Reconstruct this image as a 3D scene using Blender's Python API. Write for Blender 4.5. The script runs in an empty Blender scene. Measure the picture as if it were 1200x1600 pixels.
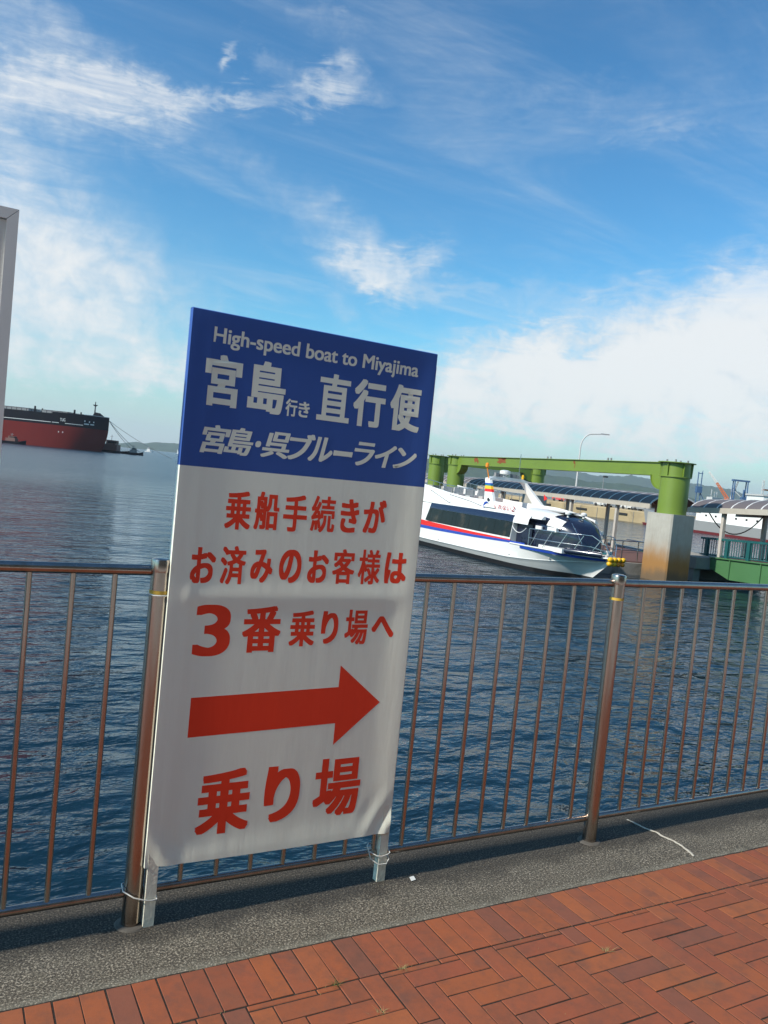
import bpy, bmesh, math, random
import numpy as np
from mathutils import Vector, Matrix, noise as mnoise

random.seed(7)
rng = np.random.default_rng(7)
R = math.radians
scene = bpy.context.scene
COL = scene.collection

# ------------------------------------------------------------------ camera
CAM_POS = Vector((-0.6144, -2.500, 1.5033))
YAW, PITCH, ROLL, FPX = R(60.9455), R(2.7779), R(5.7171), 1251.9
v0 = Vector((math.cos(YAW), math.sin(YAW), 0)); r0 = Vector((math.sin(YAW), -math.cos(YAW), 0)); u0 = Vector((0, 0, 1))
vv = math.cos(PITCH) * v0 - math.sin(PITCH) * u0
uu = math.cos(PITCH) * u0 + math.sin(PITCH) * v0
rr = math.cos(ROLL) * r0 + math.sin(ROLL) * uu
uu = math.cos(ROLL) * uu - math.sin(ROLL) * r0
cam_d = bpy.data.cameras.new('camera')
cam = bpy.data.objects.new('camera', cam_d); COL.objects.link(cam)
cam.matrix_world = Matrix(((rr.x, uu.x, -vv.x, CAM_POS.x), (rr.y, uu.y, -vv.y, CAM_POS.y), (rr.z, uu.z, -vv.z, CAM_POS.z), (0, 0, 0, 1)))
cam_d.sensor_fit = 'VERTICAL'; cam_d.sensor_height = 36.0; cam_d.sensor_width = 27.0
cam_d.lens = 36.0 * FPX / 1600.0
cam_d.clip_start = 0.05; cam_d.clip_end = 30000
scene.camera = cam

# ------------------------------------------------------------------ light
SUN_EL = R(38); SUN_AZ = R(182.8)          # direction towards the sun: from the left, almost along the railing
SUN_STRENGTH = 3.8; SKY_STRENGTH = 0.10
sdir = Vector((math.cos(SUN_AZ) * math.cos(SUN_EL), math.sin(SUN_AZ) * math.cos(SUN_EL), math.sin(SUN_EL)))
sl = bpy.data.lights.new('sun', 'SUN'); sl.energy = SUN_STRENGTH; sl.angle = R(1.8); sl.color = (1.0, 0.94, 0.85)
so = bpy.data.objects.new('sun', sl); COL.objects.link(so); so.location = (-40, -20, 40)
so.rotation_euler = sdir.to_track_quat('Z', 'Y').to_euler()

scene.view_settings.view_transform = 'Standard'; scene.view_settings.look = 'None'
scene.view_settings.gamma = 1.0; scene.view_settings.exposure = 0.64
try: scene.view_settings.use_curve_mapping = False
except Exception: pass

world = bpy.data.worlds.new('World'); scene.world = world; world.use_nodes = True
WN = world.node_tree.nodes; WL = world.node_tree.links; WN.clear()
def wmath(op, a, b=None, c=None, clamp=False):
    n = WN.new('ShaderNodeMath'); n.operation = op; n.use_clamp = clamp
    for i, q in enumerate((a, b, c)):
        if q is None: continue
        if isinstance(q, (int, float)): n.inputs[i].default_value = q
        else: WL.new(q, n.inputs[i])
    return n.outputs[0]
def wnoise(vec, scale, detail, rough, dist=0.0):
    n = WN.new('ShaderNodeTexNoise'); n.inputs['Scale'].default_value = scale; n.inputs['Detail'].default_value = detail
    n.inputs['Roughness'].default_value = rough; n.inputs['Distortion'].default_value = dist
    WL.new(vec, n.inputs['Vector']); return n.outputs['Fac']
def wcomb(x, y, z):
    n = WN.new('ShaderNodeCombineXYZ')
    for i, q in enumerate((x, y, z)):
        if isinstance(q, (int, float)): n.inputs[i].default_value = q
        else: WL.new(q, n.inputs[i])
    return n.outputs[0]
def wsmooth(x, lo, hi):
    n = WN.new('ShaderNodeMapRange'); n.interpolation_type = 'SMOOTHSTEP'
    n.inputs['From Min'].default_value = lo; n.inputs['From Max'].default_value = hi
    WL.new(x, n.inputs['Value']); return n.outputs[0]
tc = WN.new('ShaderNodeTexCoord'); sep = WN.new('ShaderNodeSeparateXYZ'); WL.new(tc.outputs['Generated'], sep.inputs[0])
dx_, dy_, dz_ = sep.outputs
sky = WN.new('ShaderNodeTexSky'); sky.sky_type = 'NISHITA'; sky.sun_disc = False
sky.sun_elevation = SUN_EL; sky.sun_rotation = math.atan2(sdir.x, sdir.y); sky.altitude = 0
sky.air_density = 1.25; sky.dust_density = 0.6; sky.ozone_density = 2.6
az = wmath('MULTIPLY', wmath('ARCTAN2', dy_, dx_), 180 / math.pi)
el = wmath('MULTIPLY', wmath('ARCSINE', dz_), 180 / math.pi)
ga = wcomb(wmath('MULTIPLY', az, 0.05), wmath('MULTIPLY', el, 0.05), 0.0)
# warp so that no cloud edge follows a plain ellipse
w1 = wmath('SUBTRACT', wnoise(ga, 2.6, 5, 0.6), 0.5); w2 = wmath('SUBTRACT', wnoise(wcomb(wmath('ADD', wmath('MULTIPLY', az, 0.05), 9.3), wmath('MULTIPLY', el, 0.05), 4.0), 2.6, 5, 0.6), 0.5)
w3 = wmath('SUBTRACT', wnoise(wcomb(wmath('MULTIPLY', az, 0.10), wmath('MULTIPLY', el, 0.34), 7.0), 3.0, 7, 0.66, 1.2), 0.5)
azw = wmath('ADD', wmath('ADD', az, wmath('MULTIPLY', w1, 9.0)), wmath('MULTIPLY', w3, 4.0)); elw = wmath('ADD', wmath('ADD', el, wmath('MULTIPLY', w2, 6.0)), wmath('MULTIPLY', w3, 3.4))
def blob(a0, e0, sa, se, rot, amp):
    c, s = math.cos(R(rot)), math.sin(R(rot))
    ax = wmath('SUBTRACT', a0, azw)           # to the right in view
    ey = wmath('SUBTRACT', elw, e0)
    p = wmath('ADD', wmath('MULTIPLY', ax, c / sa), wmath('MULTIPLY', ey, s / sa))
    q = wmath('ADD', wmath('MULTIPLY', ax, -s / se), wmath('MULTIPLY', ey, c / se))
    d = wmath('ADD', wmath('MULTIPLY', p, p), wmath('MULTIPLY', q, q))
    return wmath('MULTIPLY', wmath('POWER', 2.71828, wmath('MULTIPLY', d, -1.0)), amp)
thick = None
for b in [(38.5, 12.6, 11.0, 3.3, 8, 1.10), (47, 8.6, 10, 2.2, 4, .90), (42, 4.0, 22, 3.0, 0, .70), (54, 5.5, 14, 3.0, 6, .60), (33, 8, 8, 4, 0, .8),
          (64.5, 15.4, 4.8, 2.2, -24, .66), (65.0, 13.3, 2.6, 1.1, -8, .72), (60.2, 15.2, 3.2, 1.3, 14, .55), (71.0, 18.6, 3.4, 1.4, -26, .26), (57, 12.6, 6, .9, 2, .40), (66, 10.6, 2.4, .8, -30, .36),
          (84, 21.0, 9.0, 2.3, 2, .92), (75, 22.9, 9, .9, 6, .54), (88, 25.0, 6, 1.8, -10, .62), (90, 15.5, 11, 4.0, -6, .74), (84.0, 10.0, 10.0, 3.6, -12, .72), (77, 5.2, 7, 2.0, 0, .62), (89, 5.5, 7, 3.5, 0, .62),
          (74.6, 25.7, 1.0, .8, 30, .80), (68.2, 24.9, 1.6, 1.4, 50, .62), (71.5, 25.6, 1.6, .7, -30, .40), (50, 25.2, 13, 1.7, 4, .36), (45.0, 23.4, 8, 1.0, 10, .34), (68, 28.0, 6, 1.2, -14, .42),
          (110, 12, 12, 4, 10, .8), (128, 20, 10, 3, -12, .7), (15, 14, 14, 3, 6, .8), (-10, 22, 12, 4, 0, .7), (-60, 14, 16, 4, 8, .8), (-110, 20, 14, 4, -8, .7), (-150, 12, 14, 4, 4, .8), (160, 25, 16, 4, 4, .7)]:
    o = blob(*b); thick = o if thick is None else wmath('ADD', thick, o)
pz = wmath('MAXIMUM', wmath('ADD', dz_, 0.10), 0.06)
pl = wcomb(wmath('DIVIDE', dx_, pz), wmath('DIVIDE', dy_, pz), 0.0)
mp = WN.new('ShaderNodeMapping'); mp.vector_type = 'POINT'; mp.inputs['Rotation'].default_value = (0, 0, R(38)); mp.inputs['Scale'].default_value = (0.55, 1.7, 1)
WL.new(pl, mp.inputs['Vector'])
cir = wnoise(mp.outputs[0], 1.5, 9, 0.64, 0.9)
fine = wnoise(ga, 9.0, 8, 0.62, 0.4)
veil = wmath('MULTIPLY', wsmooth(cir, 0.42, 0.84), 0.50)
dens = wmath('ADD', wmath('MULTIPLY', thick, wmath('ADD', 0.25, wmath('MULTIPLY', wmath('ADD', cir, fine), 0.85))), wmath('MULTIPLY', wmath('SUBTRACT', fine, 0.5), 0.30))
dens = wsmooth(dens, 0.06, 1.20)
dens = wmath('MAXIMUM', dens, veil)
low = wsmooth(el, 9.0, -1.0)                       # thin bright layer cloud above the sea
dens = wmath('MAXIMUM', dens, wmath('MULTIPLY', low, 0.80), None, True)
hi_ = wsmooth(el, 11.5, 16.0)
streak = wnoise(wcomb(wmath('ADD', wmath('MULTIPLY', az, 0.045), wmath('MULTIPLY', el, 0.03)), wmath('MULTIPLY', el, 0.30), 2.0), 4.0, 8, 0.66, 0.8)
thin = wmath('ADD', 0.42, wmath('MULTIPLY', wsmooth(streak, 0.30, 0.72), 0.46))
mixf = wmath('ADD', wmath('MULTIPLY', wmath('SUBTRACT', 1.0, hi_), 0.93), wmath('MULTIPLY', hi_, thin))
dens = wmath('MULTIPLY', dens, mixf)
mixc = WN.new('ShaderNodeMix'); mixc.data_type = 'RGBA'
tint = WN.new('ShaderNodeMix'); tint.data_type = 'RGBA'; tint.blend_type = 'MULTIPLY'; tint.inputs[0].default_value = 1.0
tint.inputs[7].default_value = (0.50, 0.84, 1.22, 1); WL.new(sky.outputs[0], tint.inputs[6])
sc1 = WN.new('ShaderNodeVectorMath'); sc1.operation = 'SCALE'; sc1.inputs['Scale'].default_value = .25; WL.new(tint.outputs[2], sc1.inputs[0])
gam = WN.new('ShaderNodeGamma'); gam.inputs['Gamma'].default_value = 1.32; WL.new(sc1.outputs[0], gam.inputs['Color'])
sc2 = WN.new('ShaderNodeVectorMath'); sc2.operation = 'MULTIPLY'; sc2.inputs[1].default_value = (4.6, 4.4, 3.0); WL.new(gam.outputs[0], sc2.inputs[0])
WL.new(dens, mixc.inputs[0]); WL.new(sc2.outputs[0], mixc.inputs[6])
CLOUD = 5.9
ccol = WN.new('ShaderNodeMix'); ccol.data_type = 'RGBA'; ccol.inputs[6].default_value = (CLOUD * .74, CLOUD * .83, CLOUD * .90, 1); ccol.inputs[7].default_value = (CLOUD * 1.0, CLOUD * 1.01, CLOUD * 1.0, 1)
WL.new(wsmooth(wmath('MULTIPLY', fine, thick), 0.15, 0.65), ccol.inputs[0])
WL.new(ccol.outputs[2], mixc.inputs[7])
bg = WN.new('ShaderNodeBackground'); bg.inputs['Strength'].default_value = SKY_STRENGTH
wo = WN.new('ShaderNodeOutputWorld'); WL.new(mixc.outputs[2], bg.inputs['Color']); WL.new(bg.outputs[0], wo.inputs['Surface'])

scene.cycles.use_denoising = True
scene.cycles.max_bounces = 8; scene.cycles.volume_bounces = 0; scene.cycles.caustics_reflective = False; scene.cycles.caustics_refractive = False
scene.cycles.sample_clamp_indirect = 6.0
WATER_Z = -2.4

# ------------------------------------------------------------------ helpers: materials
class NT:
    def __init__(s, name):
        s.m = bpy.data.materials.new(name); s.m.use_nodes = True; s.t = s.m.node_tree; s.n = s.t.nodes; s.l = s.t.links
        s.b = s.n['Principled BSDF']; s.tc = None
    def set(s, k, v): s.b.inputs[k].default_value = v
    def link(s, a, b): s.l.new(a, b)
    def coord(s, kind='Object'):
        if s.tc is None: s.tc = s.n.new('ShaderNodeTexCoord')
        return s.tc.outputs[kind]
    def map(s, scale=(1, 1, 1), rot=(0, 0, 0), vec=None):
        m = s.n.new('ShaderNodeMapping'); m.inputs['Scale'].default_value = scale; m.inputs['Rotation'].default_value = rot
        s.link(vec if vec is not None else s.coord(), m.inputs['Vector']); return m.outputs[0]
    def noise(s, scale, detail=4, rough=.55, vec=None, dist=0, color=False):
        n = s.n.new('ShaderNodeTexNoise'); n.inputs['Scale'].default_value = scale; n.inputs['Detail'].default_value = detail
        n.inputs['Roughness'].default_value = rough; n.inputs['Distortion'].default_value = dist
        s.link(vec if vec is not None else s.coord(), n.inputs['Vector']); return n.outputs['Color' if color else 'Fac']
    def ramp(s, fac, stops, interp='LINEAR'):
        r = s.n.new('ShaderNodeValToRGB'); r.color_ramp.interpolation = interp; e = r.color_ramp.elements
        while len(e) < len(stops): e.new(.5)
        for q, (p, c) in zip(e, stops): q.position = p; q.color = (*c, 1) if len(c) == 3 else c
        s.link(fac, r.inputs[0]); return r.outputs[0]
    def mix(s, fac, a, b, mode='MIX'):
        m = s.n.new('ShaderNodeMix'); m.data_type = 'RGBA'; m.blend_type = mode
        for i, q in ((0, fac), (6, a), (7, b)):
            if isinstance(q, (int, float)): m.inputs[i].default_value = q
            elif isinstance(q, (tuple, list)): m.inputs[i].default_value = (*q, 1) if len(q) == 3 else q
            else: s.link(q, m.inputs[i])
        return m.outputs[2]
    def math(s, op, a, b=None, clamp=False):
        n = s.n.new('ShaderNodeMath'); n.operation = op; n.use_clamp = clamp
        for i, q in enumerate((a, b)):
            if q is None: continue
            if isinstance(q, (int, float)): n.inputs[i].default_value = q
            else: s.link(q, n.inputs[i])
        return n.outputs[0]
    def smooth(s, x, lo, hi):
        n = s.n.new('ShaderNodeMapRange'); n.interpolation_type = 'SMOOTHSTEP'
        n.inputs['From Min'].default_value = lo; n.inputs['From Max'].default_value = hi
        s.link(x, n.inputs['Value']); return n.outputs[0]
    def bump(s, h, strength=.3, dist=.01):
        b = s.n.new('ShaderNodeBump'); b.inputs['Strength'].default_value = strength; b.inputs['Distance'].default_value = dist
        s.link(h, b.inputs['Height']); s.link(b.outputs[0], s.b.inputs['Normal']); return b
    def color(s, c): s.link(c, s.b.inputs['Base Color'])
    def rough(s, c): s.link(c, s.b.inputs['Roughness'])
    def rand(s):
        o = s.n.new('ShaderNodeObjectInfo'); return o.outputs['Random']
    def xyz(s):
        q = s.n.new('ShaderNodeSeparateXYZ'); s.link(s.coord(), q.inputs[0]); return q.outputs

def plain(name, col, rough=.5, metal=0.0, var=.14, scale=3.0, bump=0.0, bscale=60., spec=.5, coat=0.0, grime=None, grime_amt=.35):
    t = NT(name); t.set('Roughness', rough); t.set('Metallic', metal); t.set('Specular IOR Level', spec)
    if coat: t.set('Coat Weight', coat); t.set('Coat Roughness', .08)
    f = t.noise(scale, 6, .6)
    c = t.mix(f, tuple(max(0, q * (1 - var)) for q in col), tuple(q * (1 + var) for q in col))
    if grime is not None:
        g = t.noise(scale * .7, 8, .7, dist=.6)
        c = t.mix(t.math('MULTIPLY', t.smooth(g, .5, .75), grime_amt), c, grime)
    t.color(c)
    t.rough(t.math('ADD', rough - .06, t.math('MULTIPLY', t.noise(scale * 2.3, 4), .12)))
    if bump: t.bump(t.noise(bscale, 4), bump, .01)
    return t.m

# ------------------------------------------------------------------ helpers: mesh
class MB:
    def __init__(s): s.v = []; s.f = []; s.mi = []
    def add(s, vs, fs, mi=0):
        o = len(s.v); s.v += [tuple(p) for p in vs]; s.f += [tuple(i + o for i in f) for f in fs]; s.mi += [mi] * len(fs); return s
    def hexa(s, p, mi=0):
        return s.add(p, [(0, 3, 2, 1), (4, 5, 6, 7), (0, 1, 5, 4), (1, 2, 6, 5), (2, 3, 7, 6), (3, 0, 4, 7)], mi)
    def box(s, x0, x1, y0, y1, z0, z1, mi=0):
        return s.hexa([(x0, y0, z0), (x1, y0, z0), (x1, y1, z0), (x0, y1, z0), (x0, y0, z1), (x1, y0, z1), (x1, y1, z1), (x0, y1, z1)], mi)
    def bbox(s, x0, x1, y0, y1, z0, z1, b=.003, mi=0):     # box with bevelled top edge
        return s.add([(x0, y0, z0), (x1, y0, z0), (x1, y1, z0), (x0, y1, z0), (x0, y0, z1 - b), (x1, y0, z1 - b), (x1, y1, z1 - b), (x0, y1, z1 - b),
                      (x0 + b, y0 + b, z1), (x1 - b, y0 + b, z1), (x1 - b, y1 - b, z1), (x0 + b, y1 - b, z1)],
                     [(0, 1, 5, 4), (1, 2, 6, 5), (2, 3, 7, 6), (3, 0, 4, 7), (4, 5, 9, 8), (5, 6, 10, 9), (6, 7, 11, 10), (7, 4, 8, 11), (8, 9, 10, 11)], mi)
    def tube(s, pts, r, n=8, mi=0, cap=True):
        pts = [Vector(p) for p in pts]; rs = r if isinstance(r, (list, tuple)) else [r] * len(pts)
        vs = []; fs = []; up = None
        for i, p in enumerate(pts):
            a = pts[max(0, i - 1)]; b = pts[min(len(pts) - 1, i + 1)]; d = (b - a)
            d = d.normalized() if d.length > 1e-9 else Vector((0, 0, 1))
            if up is None:
                up = Vector((0, 0, 1)) if abs(d.z) < .9 else Vector((1, 0, 0))
            x = d.cross(up)
            x = x.normalized() if x.length > 1e-6 else d.orthogonal().normalized()
            y = x.cross(d).normalized(); up = y
            for k in range(n):
                t = 2 * math.pi * (k + .5) / n; vs.append(p + (x * math.cos(t) + y * math.sin(t)) * rs[i])
        for i in range(len(pts) - 1):
            for k in range(n):
                a = i * n + k; b = i * n + (k + 1) % n; fs.append((a, b, b + n, a + n))
        if cap:
            fs.append(tuple(range(n - 1, -1, -1))); fs.append(tuple(range((len(pts) - 1) * n, len(pts) * n)))
        return s.add(vs, fs, mi)
    def prism(s, poly, ext, mi=0):           # polygon of 3D points pushed along a vector
        n = len(poly); e = Vector(ext); a = [Vector(p) for p in poly]; b = [p + e for p in a]
        return s.add(a + b, [tuple(range(n - 1, -1, -1)), tuple(range(n, 2 * n))] + [(i, (i + 1) % n, n + (i + 1) % n, n + i) for i in range(n)], mi)
    def loft(s, secs, mi=0, closed=False, cap=False):
        n = len(secs[0]); vs = [p for q in secs for p in q]; fs = []
        for i in range(len(secs) - 1):
            for k in range(n if closed else n - 1):
                a = i * n + k; b = i * n + (k + 1) % n; fs.append((a, b, b + n, a + n))
        if cap: fs.append(tuple(range(n - 1, -1, -1))); fs.append(tuple(range((len(secs) - 1) * n, len(secs) * n)))
        return s.add(vs, fs, mi)
    def lathe(s, prof, c=(0, 0, 0), n=24, mi=0, cap=True):
        vs = []; fs = []
        for r_, z in prof:
            for k in range(n): t = 2 * math.pi * k / n; vs.append((c[0] + r_ * math.cos(t), c[1] + r_ * math.sin(t), c[2] + z))
        for i in range(len(prof) - 1):
            for k in range(n): a = i * n + k; b = i * n + (k + 1) % n; fs.append((a, b, b + n, a + n))
        if cap: fs.append(tuple(range(n - 1, -1, -1))); fs.append(tuple(range((len(prof) - 1) * n, len(prof) * n)))
        return s.add(vs, fs, mi)
    def mesh(s, name, mats=None, smooth=None, recalc=True):
        me = bpy.data.meshes.new(name); me.from_pydata(s.v, [], s.f)
        for m in (mats if isinstance(mats, (list, tuple)) else [mats]):
            if m is not None: me.materials.append(m)
        if any(s.mi): me.polygons.foreach_set('material_index', s.mi)
        if recalc:
            bm = bmesh.new(); bm.from_mesh(me); bmesh.ops.recalc_face_normals(bm, faces=bm.faces); bm.to_mesh(me); bm.free()
        if smooth:
            me.polygons.foreach_set('use_smooth', [True] * len(me.polygons)); me.set_sharp_from_angle(angle=R(smooth))
        me.update(); return me
    def build(s, name, mats, parent=None, smooth=None, loc=None, recalc=True):
        return link(name, s.mesh(name, mats, smooth, recalc), parent, loc)
def link(name, me, parent=None, loc=None, rotz=0.0):
    o = bpy.data.objects.new(name, me); COL.objects.link(o)
    if parent is not None: o.parent = parent
    if loc is not None: o.location = loc
    if rotz: o.rotation_euler = (0, 0, rotz)
    return o
def tag(o, label=None, cat=None, group=None, kind=None):
    for k, q in (('label', label), ('category', cat), ('group', group), ('kind', kind)):
        if q: o[k] = q
    return o
def thing(name, label, cat, loc=(0, 0, 0), rotz=0.0, group=None):
    o = bpy.data.objects.new(name, None); COL.objects.link(o); o.empty_display_size = .2
    o.location = loc; o.rotation_euler = (0, 0, rotz); return tag(o, label, cat, group)

# text: mesh glyphs from the built-in font, thickened into a heavy gothic
_tc = bpy.data.curves.new('lettering_source', 'FONT'); _to = bpy.data.objects.new('lettering_source', _tc); COL.objects.link(_to)
def glyph(body, shear=0.0, bold=0.0, size=1.0):
    _tc.body = body; _tc.size = size; _tc.shear = shear
    dg = bpy.context.evaluated_depsgraph_get(); dg.update()
    me = bpy.data.meshes.new_from_object(_to.evaluated_get(dg))
    vs = np.array([v.co[:2] for v in me.vertices]); fs = [tuple(p.vertices) for p in me.polygons]; bpy.data.meshes.remove(me)
    out_v = []; out_f = []; lay = []
    shifts = [(0, 0)] if not bold else [(0, 0)] + [(bold * a, bold * b * .55) for a in (-1, -.5, 0, .5, 1) for b in (-1, 0, 1) if (a or b)]
    for k, (a, b) in enumerate(shifts):
        o = sum(len(q) for q in out_v); out_v.append(vs + np.array((a, b))); out_f += [tuple(i + o for i in f) for f in fs]; lay.append(np.full(len(vs), k))
    return np.concatenate(out_v), out_f, np.concatenate(lay)
def text_into(mb, body, u0, u1, w0, w1, put, bold=.0, shear=0.0):
    bold *= 1.2
    v, f, lay = glyph(body, shear, bold)
    lo, hi = v.min(0), v.max(0)
    q = (v - lo) / (hi - lo)
    pts = [put(u0 + a * (u1 - u0), w0 + b * (w1 - w0), k * 6e-6) for (a, b), k in zip(q, lay)]
    mb.add(pts, f)

# ------------------------------------------------------------------ materials
def mat_brick():
    t = NT('paver_brick')
    rnd = t.rand()
    base = t.ramp(rnd, [(0, (.225, .066, .033)), (.25, (.295, .085, .031)), (.5, (.258, .070, .034)), (.75, (.31, .094, .035)), (.88, (.225, .072, .038)), (1, (.185, .068, .043))])
    vec = t.n.new('ShaderNodeVectorMath'); vec.operation = 'ADD'; t.link(t.coord(), vec.inputs[0])
    cx = t.n.new('ShaderNodeCombineXYZ'); t.link(t.math('MULTIPLY', rnd, 37.0), cx.inputs[0]); t.link(t.math('MULTIPLY', rnd, 91.0), cx.inputs[1]); t.link(cx.outputs[0], vec.inputs[1])
    P = vec.outputs[0]
    n1 = t.noise(9, 5, .6, P); c = t.mix(t.math('MULTIPLY', t.smooth(n1, .50, .78), .7), base, (.12, .058, .044))
    n2 = t.noise(38, 6, .65, P); c = t.mix(t.math('MULTIPLY', t.smooth(n2, .42, .8), .35), c, (.22, .080, .046))
    n3 = t.noise(420, 3, .6, P); c = t.mix(t.math('MULTIPLY', t.smooth(n3, .56, .8), .45), c, (.07, .035, .028))
    n4 = t.noise(3.0, 5, .6, P); c = t.mix(t.math('MULTIPLY', t.smooth(n4, .54, .75), .30), c, (.13, .085, .058))
    gp = t.n.new('ShaderNodeNewGeometry').outputs['Position']
    d1 = t.noise(2.2, 7, .68, gp); d2 = t.noise(24, 6, .7, gp)
    c = t.mix(t.math('MULTIPLY', t.smooth(t.math('ADD', t.math('MULTIPLY', d1, .6), t.math('MULTIPLY', d2, .4)), .44, .66), .48), c, (.090, .050, .036))
    t.color(c); t.set('Roughness', .82); t.set('Specular IOR Level', .3)
    t.bump(t.math('ADD', t.noise(260, 4, .65, P), t.math('MULTIPLY', n2, 1.2)), .30, .002)
    return t.m
M_BRICK = mat_brick()
def mat_joint():
    t = NT('joint_sand'); n = t.noise(60, 6, .7)
    t.color(t.ramp(n, [(.3, (.010, .007, .005)), (.55, (.022, .016, .011)), (.72, (.060, .050, .030))])); t.set('Roughness', .95)
    t.bump(t.noise(240, 5, .7), .7, .006); return t.m
M_JOINT = mat_joint()
def mat_concrete_strip():
    t = NT('exposed_aggregate_concrete')
    x, y, z = t.xyz()
    n1 = t.noise(150, 3, .8); n2 = t.noise(60, 4, .7); big = t.noise(4.5, 6, .62); mid = t.noise(18, 6, .65)
    c = t.ramp(n1, [(.36, (.022, .020, .016)), (.46, (.095, .086, .070)), (.55, (.20, .183, .152)), (.63, (.62, .59, .51))])
    c = t.mix(t.math('MULTIPLY', t.smooth(n2, .55, .75), .55), c, (.055, .048, .040))
    c = t.mix(t.math('MULTIPLY', t.smooth(mid, .46, .70), .32), c, (.20, .19, .15))
    # dirt along the foot of the railing, with its shade painted in, ragged edge
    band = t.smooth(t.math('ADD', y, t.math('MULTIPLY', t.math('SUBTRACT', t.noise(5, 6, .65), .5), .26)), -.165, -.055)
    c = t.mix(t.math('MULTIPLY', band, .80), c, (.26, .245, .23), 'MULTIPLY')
    c = t.mix(1.0, c, (.68, .63, .555), 'MULTIPLY')
    edge = t.smooth(t.math('ADD', y, t.math('MULTIPLY', t.math('SUBTRACT', mid, .5), .10)), -.262, -.305)
    c = t.mix(t.math('MULTIPLY', edge, .35), c, (.26, .245, .19))
    c = t.mix(t.math('MULTIPLY', t.smooth(big, .5, .72), .32), c, (.030, .027, .022))
    t.color(c); t.set('Roughness', .9); t.bump(t.math('ADD', n1, n2), .65, .004); return t.m
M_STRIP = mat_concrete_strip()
def mat_steel():
    t = NT('brushed_stainless'); t.set('Metallic', 1.0)
    n = t.noise(14, 6, .7, t.map((1, 1, .12))); n2 = t.noise(70, 4, .6, t.map((1, 1, .05)))
    t.color(t.mix(t.smooth(n, .45, .75), (.41, .35, .305), (.31, .245, .195)))
    t.rough(t.math('ADD', .15, t.math('MULTIPLY', n2, .18))); t.bump(t.noise(180, 3, .6, t.map((1, 1, .03))), .05, .001); return t.m
M_STEEL = mat_steel()
def mat_banner(name, col, stain):
    t = NT(name); x, y, z = t.xyz()
    weave = t.n.new('ShaderNodeTexWave'); weave.wave_type = 'BANDS'; weave.bands_direction = 'X'; weave.inputs['Scale'].default_value = 240; t.link(t.coord(), weave.inputs[0])
    weave2 = t.n.new('ShaderNodeTexWave'); weave2.wave_type = 'BANDS'; weave2.bands_direction = 'Z'; weave2.inputs['Scale'].default_value = 240; t.link(t.coord(), weave2.inputs[0])
    n = t.noise(3.0, 6, .6, t.map((2.5, 1, .8))); st = t.noise(5, 7, .7, t.map((9, 1, .6)))
    c = t.mix(t.math('MULTIPLY', t.smooth(n, .4, .75), .16), col, stain)
    c = t.mix(t.math('MULTIPLY', t.smooth(st, .55, .8), .16), c, stain)
    t.color(c); t.set('Roughness', .55); t.set('Specular IOR Level', .3)
    h = t.math('ADD', t.math('MULTIPLY', t.math('ADD', weave.outputs['Fac'], weave2.outputs['Fac']), .04), t.math('MULTIPLY', t.noise(7, 4, .55, t.map((2.2, 1, .35))), 1.4))
    t.bump(h, .22, .01); return t.m
M_BWHITE = mat_banner('banner_white_fabric', (.84, .85, .72), (.64, .64, .54))
M_BBLUE = mat_banner('banner_blue_print', (.034, .092, .335), (.045, .10, .30))
M_RED = mat_banner('banner_red_print', (.84, .050, .016), (.72, .06, .025))
M_LETTER = mat_banner('banner_unprinted_letters', (.80, .81, .69), (.64, .64, .54))
M_WOOD = plain('white_painted_wood', (.80, .755, .61), .6, var=.08, scale=14, bump=.25, bscale=90, grime=(.16, .13, .10), grime_amt=.5)
M_TIE = plain('white_plastic_tie', (.62, .61, .56), .4)
M_WPANEL = plain('white_board_panel', (.60, .60, .57), .45, var=.05, grime=(.35, .34, .30), grime_amt=.3)
M_WFRAME = plain('white_board_frame', (.66, .66, .64), .4, var=.05, grime=(.35, .34, .30), grime_amt=.25)
M_TAPE = plain('yellow_tape', (.55, .36, .05), .5, var=.2, scale=30)
M_QUAY = plain('old_quay_concrete', (.20, .19, .165), .9, var=.3, scale=1.2, bump=.5, bscale=40, grime=(.05, .048, .035), grime_amt=.6)
M_PIERC = plain('pontoon_concrete', (.30, .28, .24), .85, var=.25, scale=1.4, grime=(.07, .06, .04), grime_amt=.6)
M_GREEN = plain('portal_green_paint', (.138, .206, .026), .42, var=.13, scale=.8, grime=(.09, .14, .03), grime_amt=.45)
M_GREEN2 = plain('girder_green_paint', (.062, .160, .062), .45, var=.13, scale=.9, grime=(.03, .10, .04), grime_amt=.45)
M_TEAL = plain('teal_rail_paint', (.012, .085, .085), .4, var=.2)
M_RUST = plain('rust', (.20, .058, .016), .9, var=.4, scale=6)
M_BOATW = plain('boat_white_gelcoat', (.70, .69, .655), .3, var=.04, scale=1.5, coat=.3, grime=(.55, .50, .42), grime_amt=.18)
M_BOATBLK = plain('antifouling_black', (.012, .012, .014), .6)
M_NAVY = plain('boat_navy_gloss', (.012, .016, .035), .18, coat=.4)
M_BRED = plain('boat_red_stripe', (.62, .018, .014), .3, var=.05)
M_BBLU = plain('boat_blue_stripe', (.020, .060, .34), .3, var=.05)
M_YEL = plain('yellow_float', (.80, .42, .010), .4, var=.12)
M_ORA = plain('orange_float', (.78, .24, .012), .4)
M_PINK = plain('boat_upper_deck_pink', (.62, .40, .36), .6)
M_TARP = plain('teal_tarpaulin', (.010, .17, .17), .55, var=.25, scale=5)
M_GREYM = plain('grey_fittings', (.22, .22, .22), .5)
M_LGREY = plain('light_grey_paint', (.48, .47, .45), .5, grime=(.25, .22, .18), grime_amt=.3)
M_POST = plain('canopy_post_paint', (.44, .40, .35), .5, grime=(.22, .16, .11), grime_amt=.4)
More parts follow.
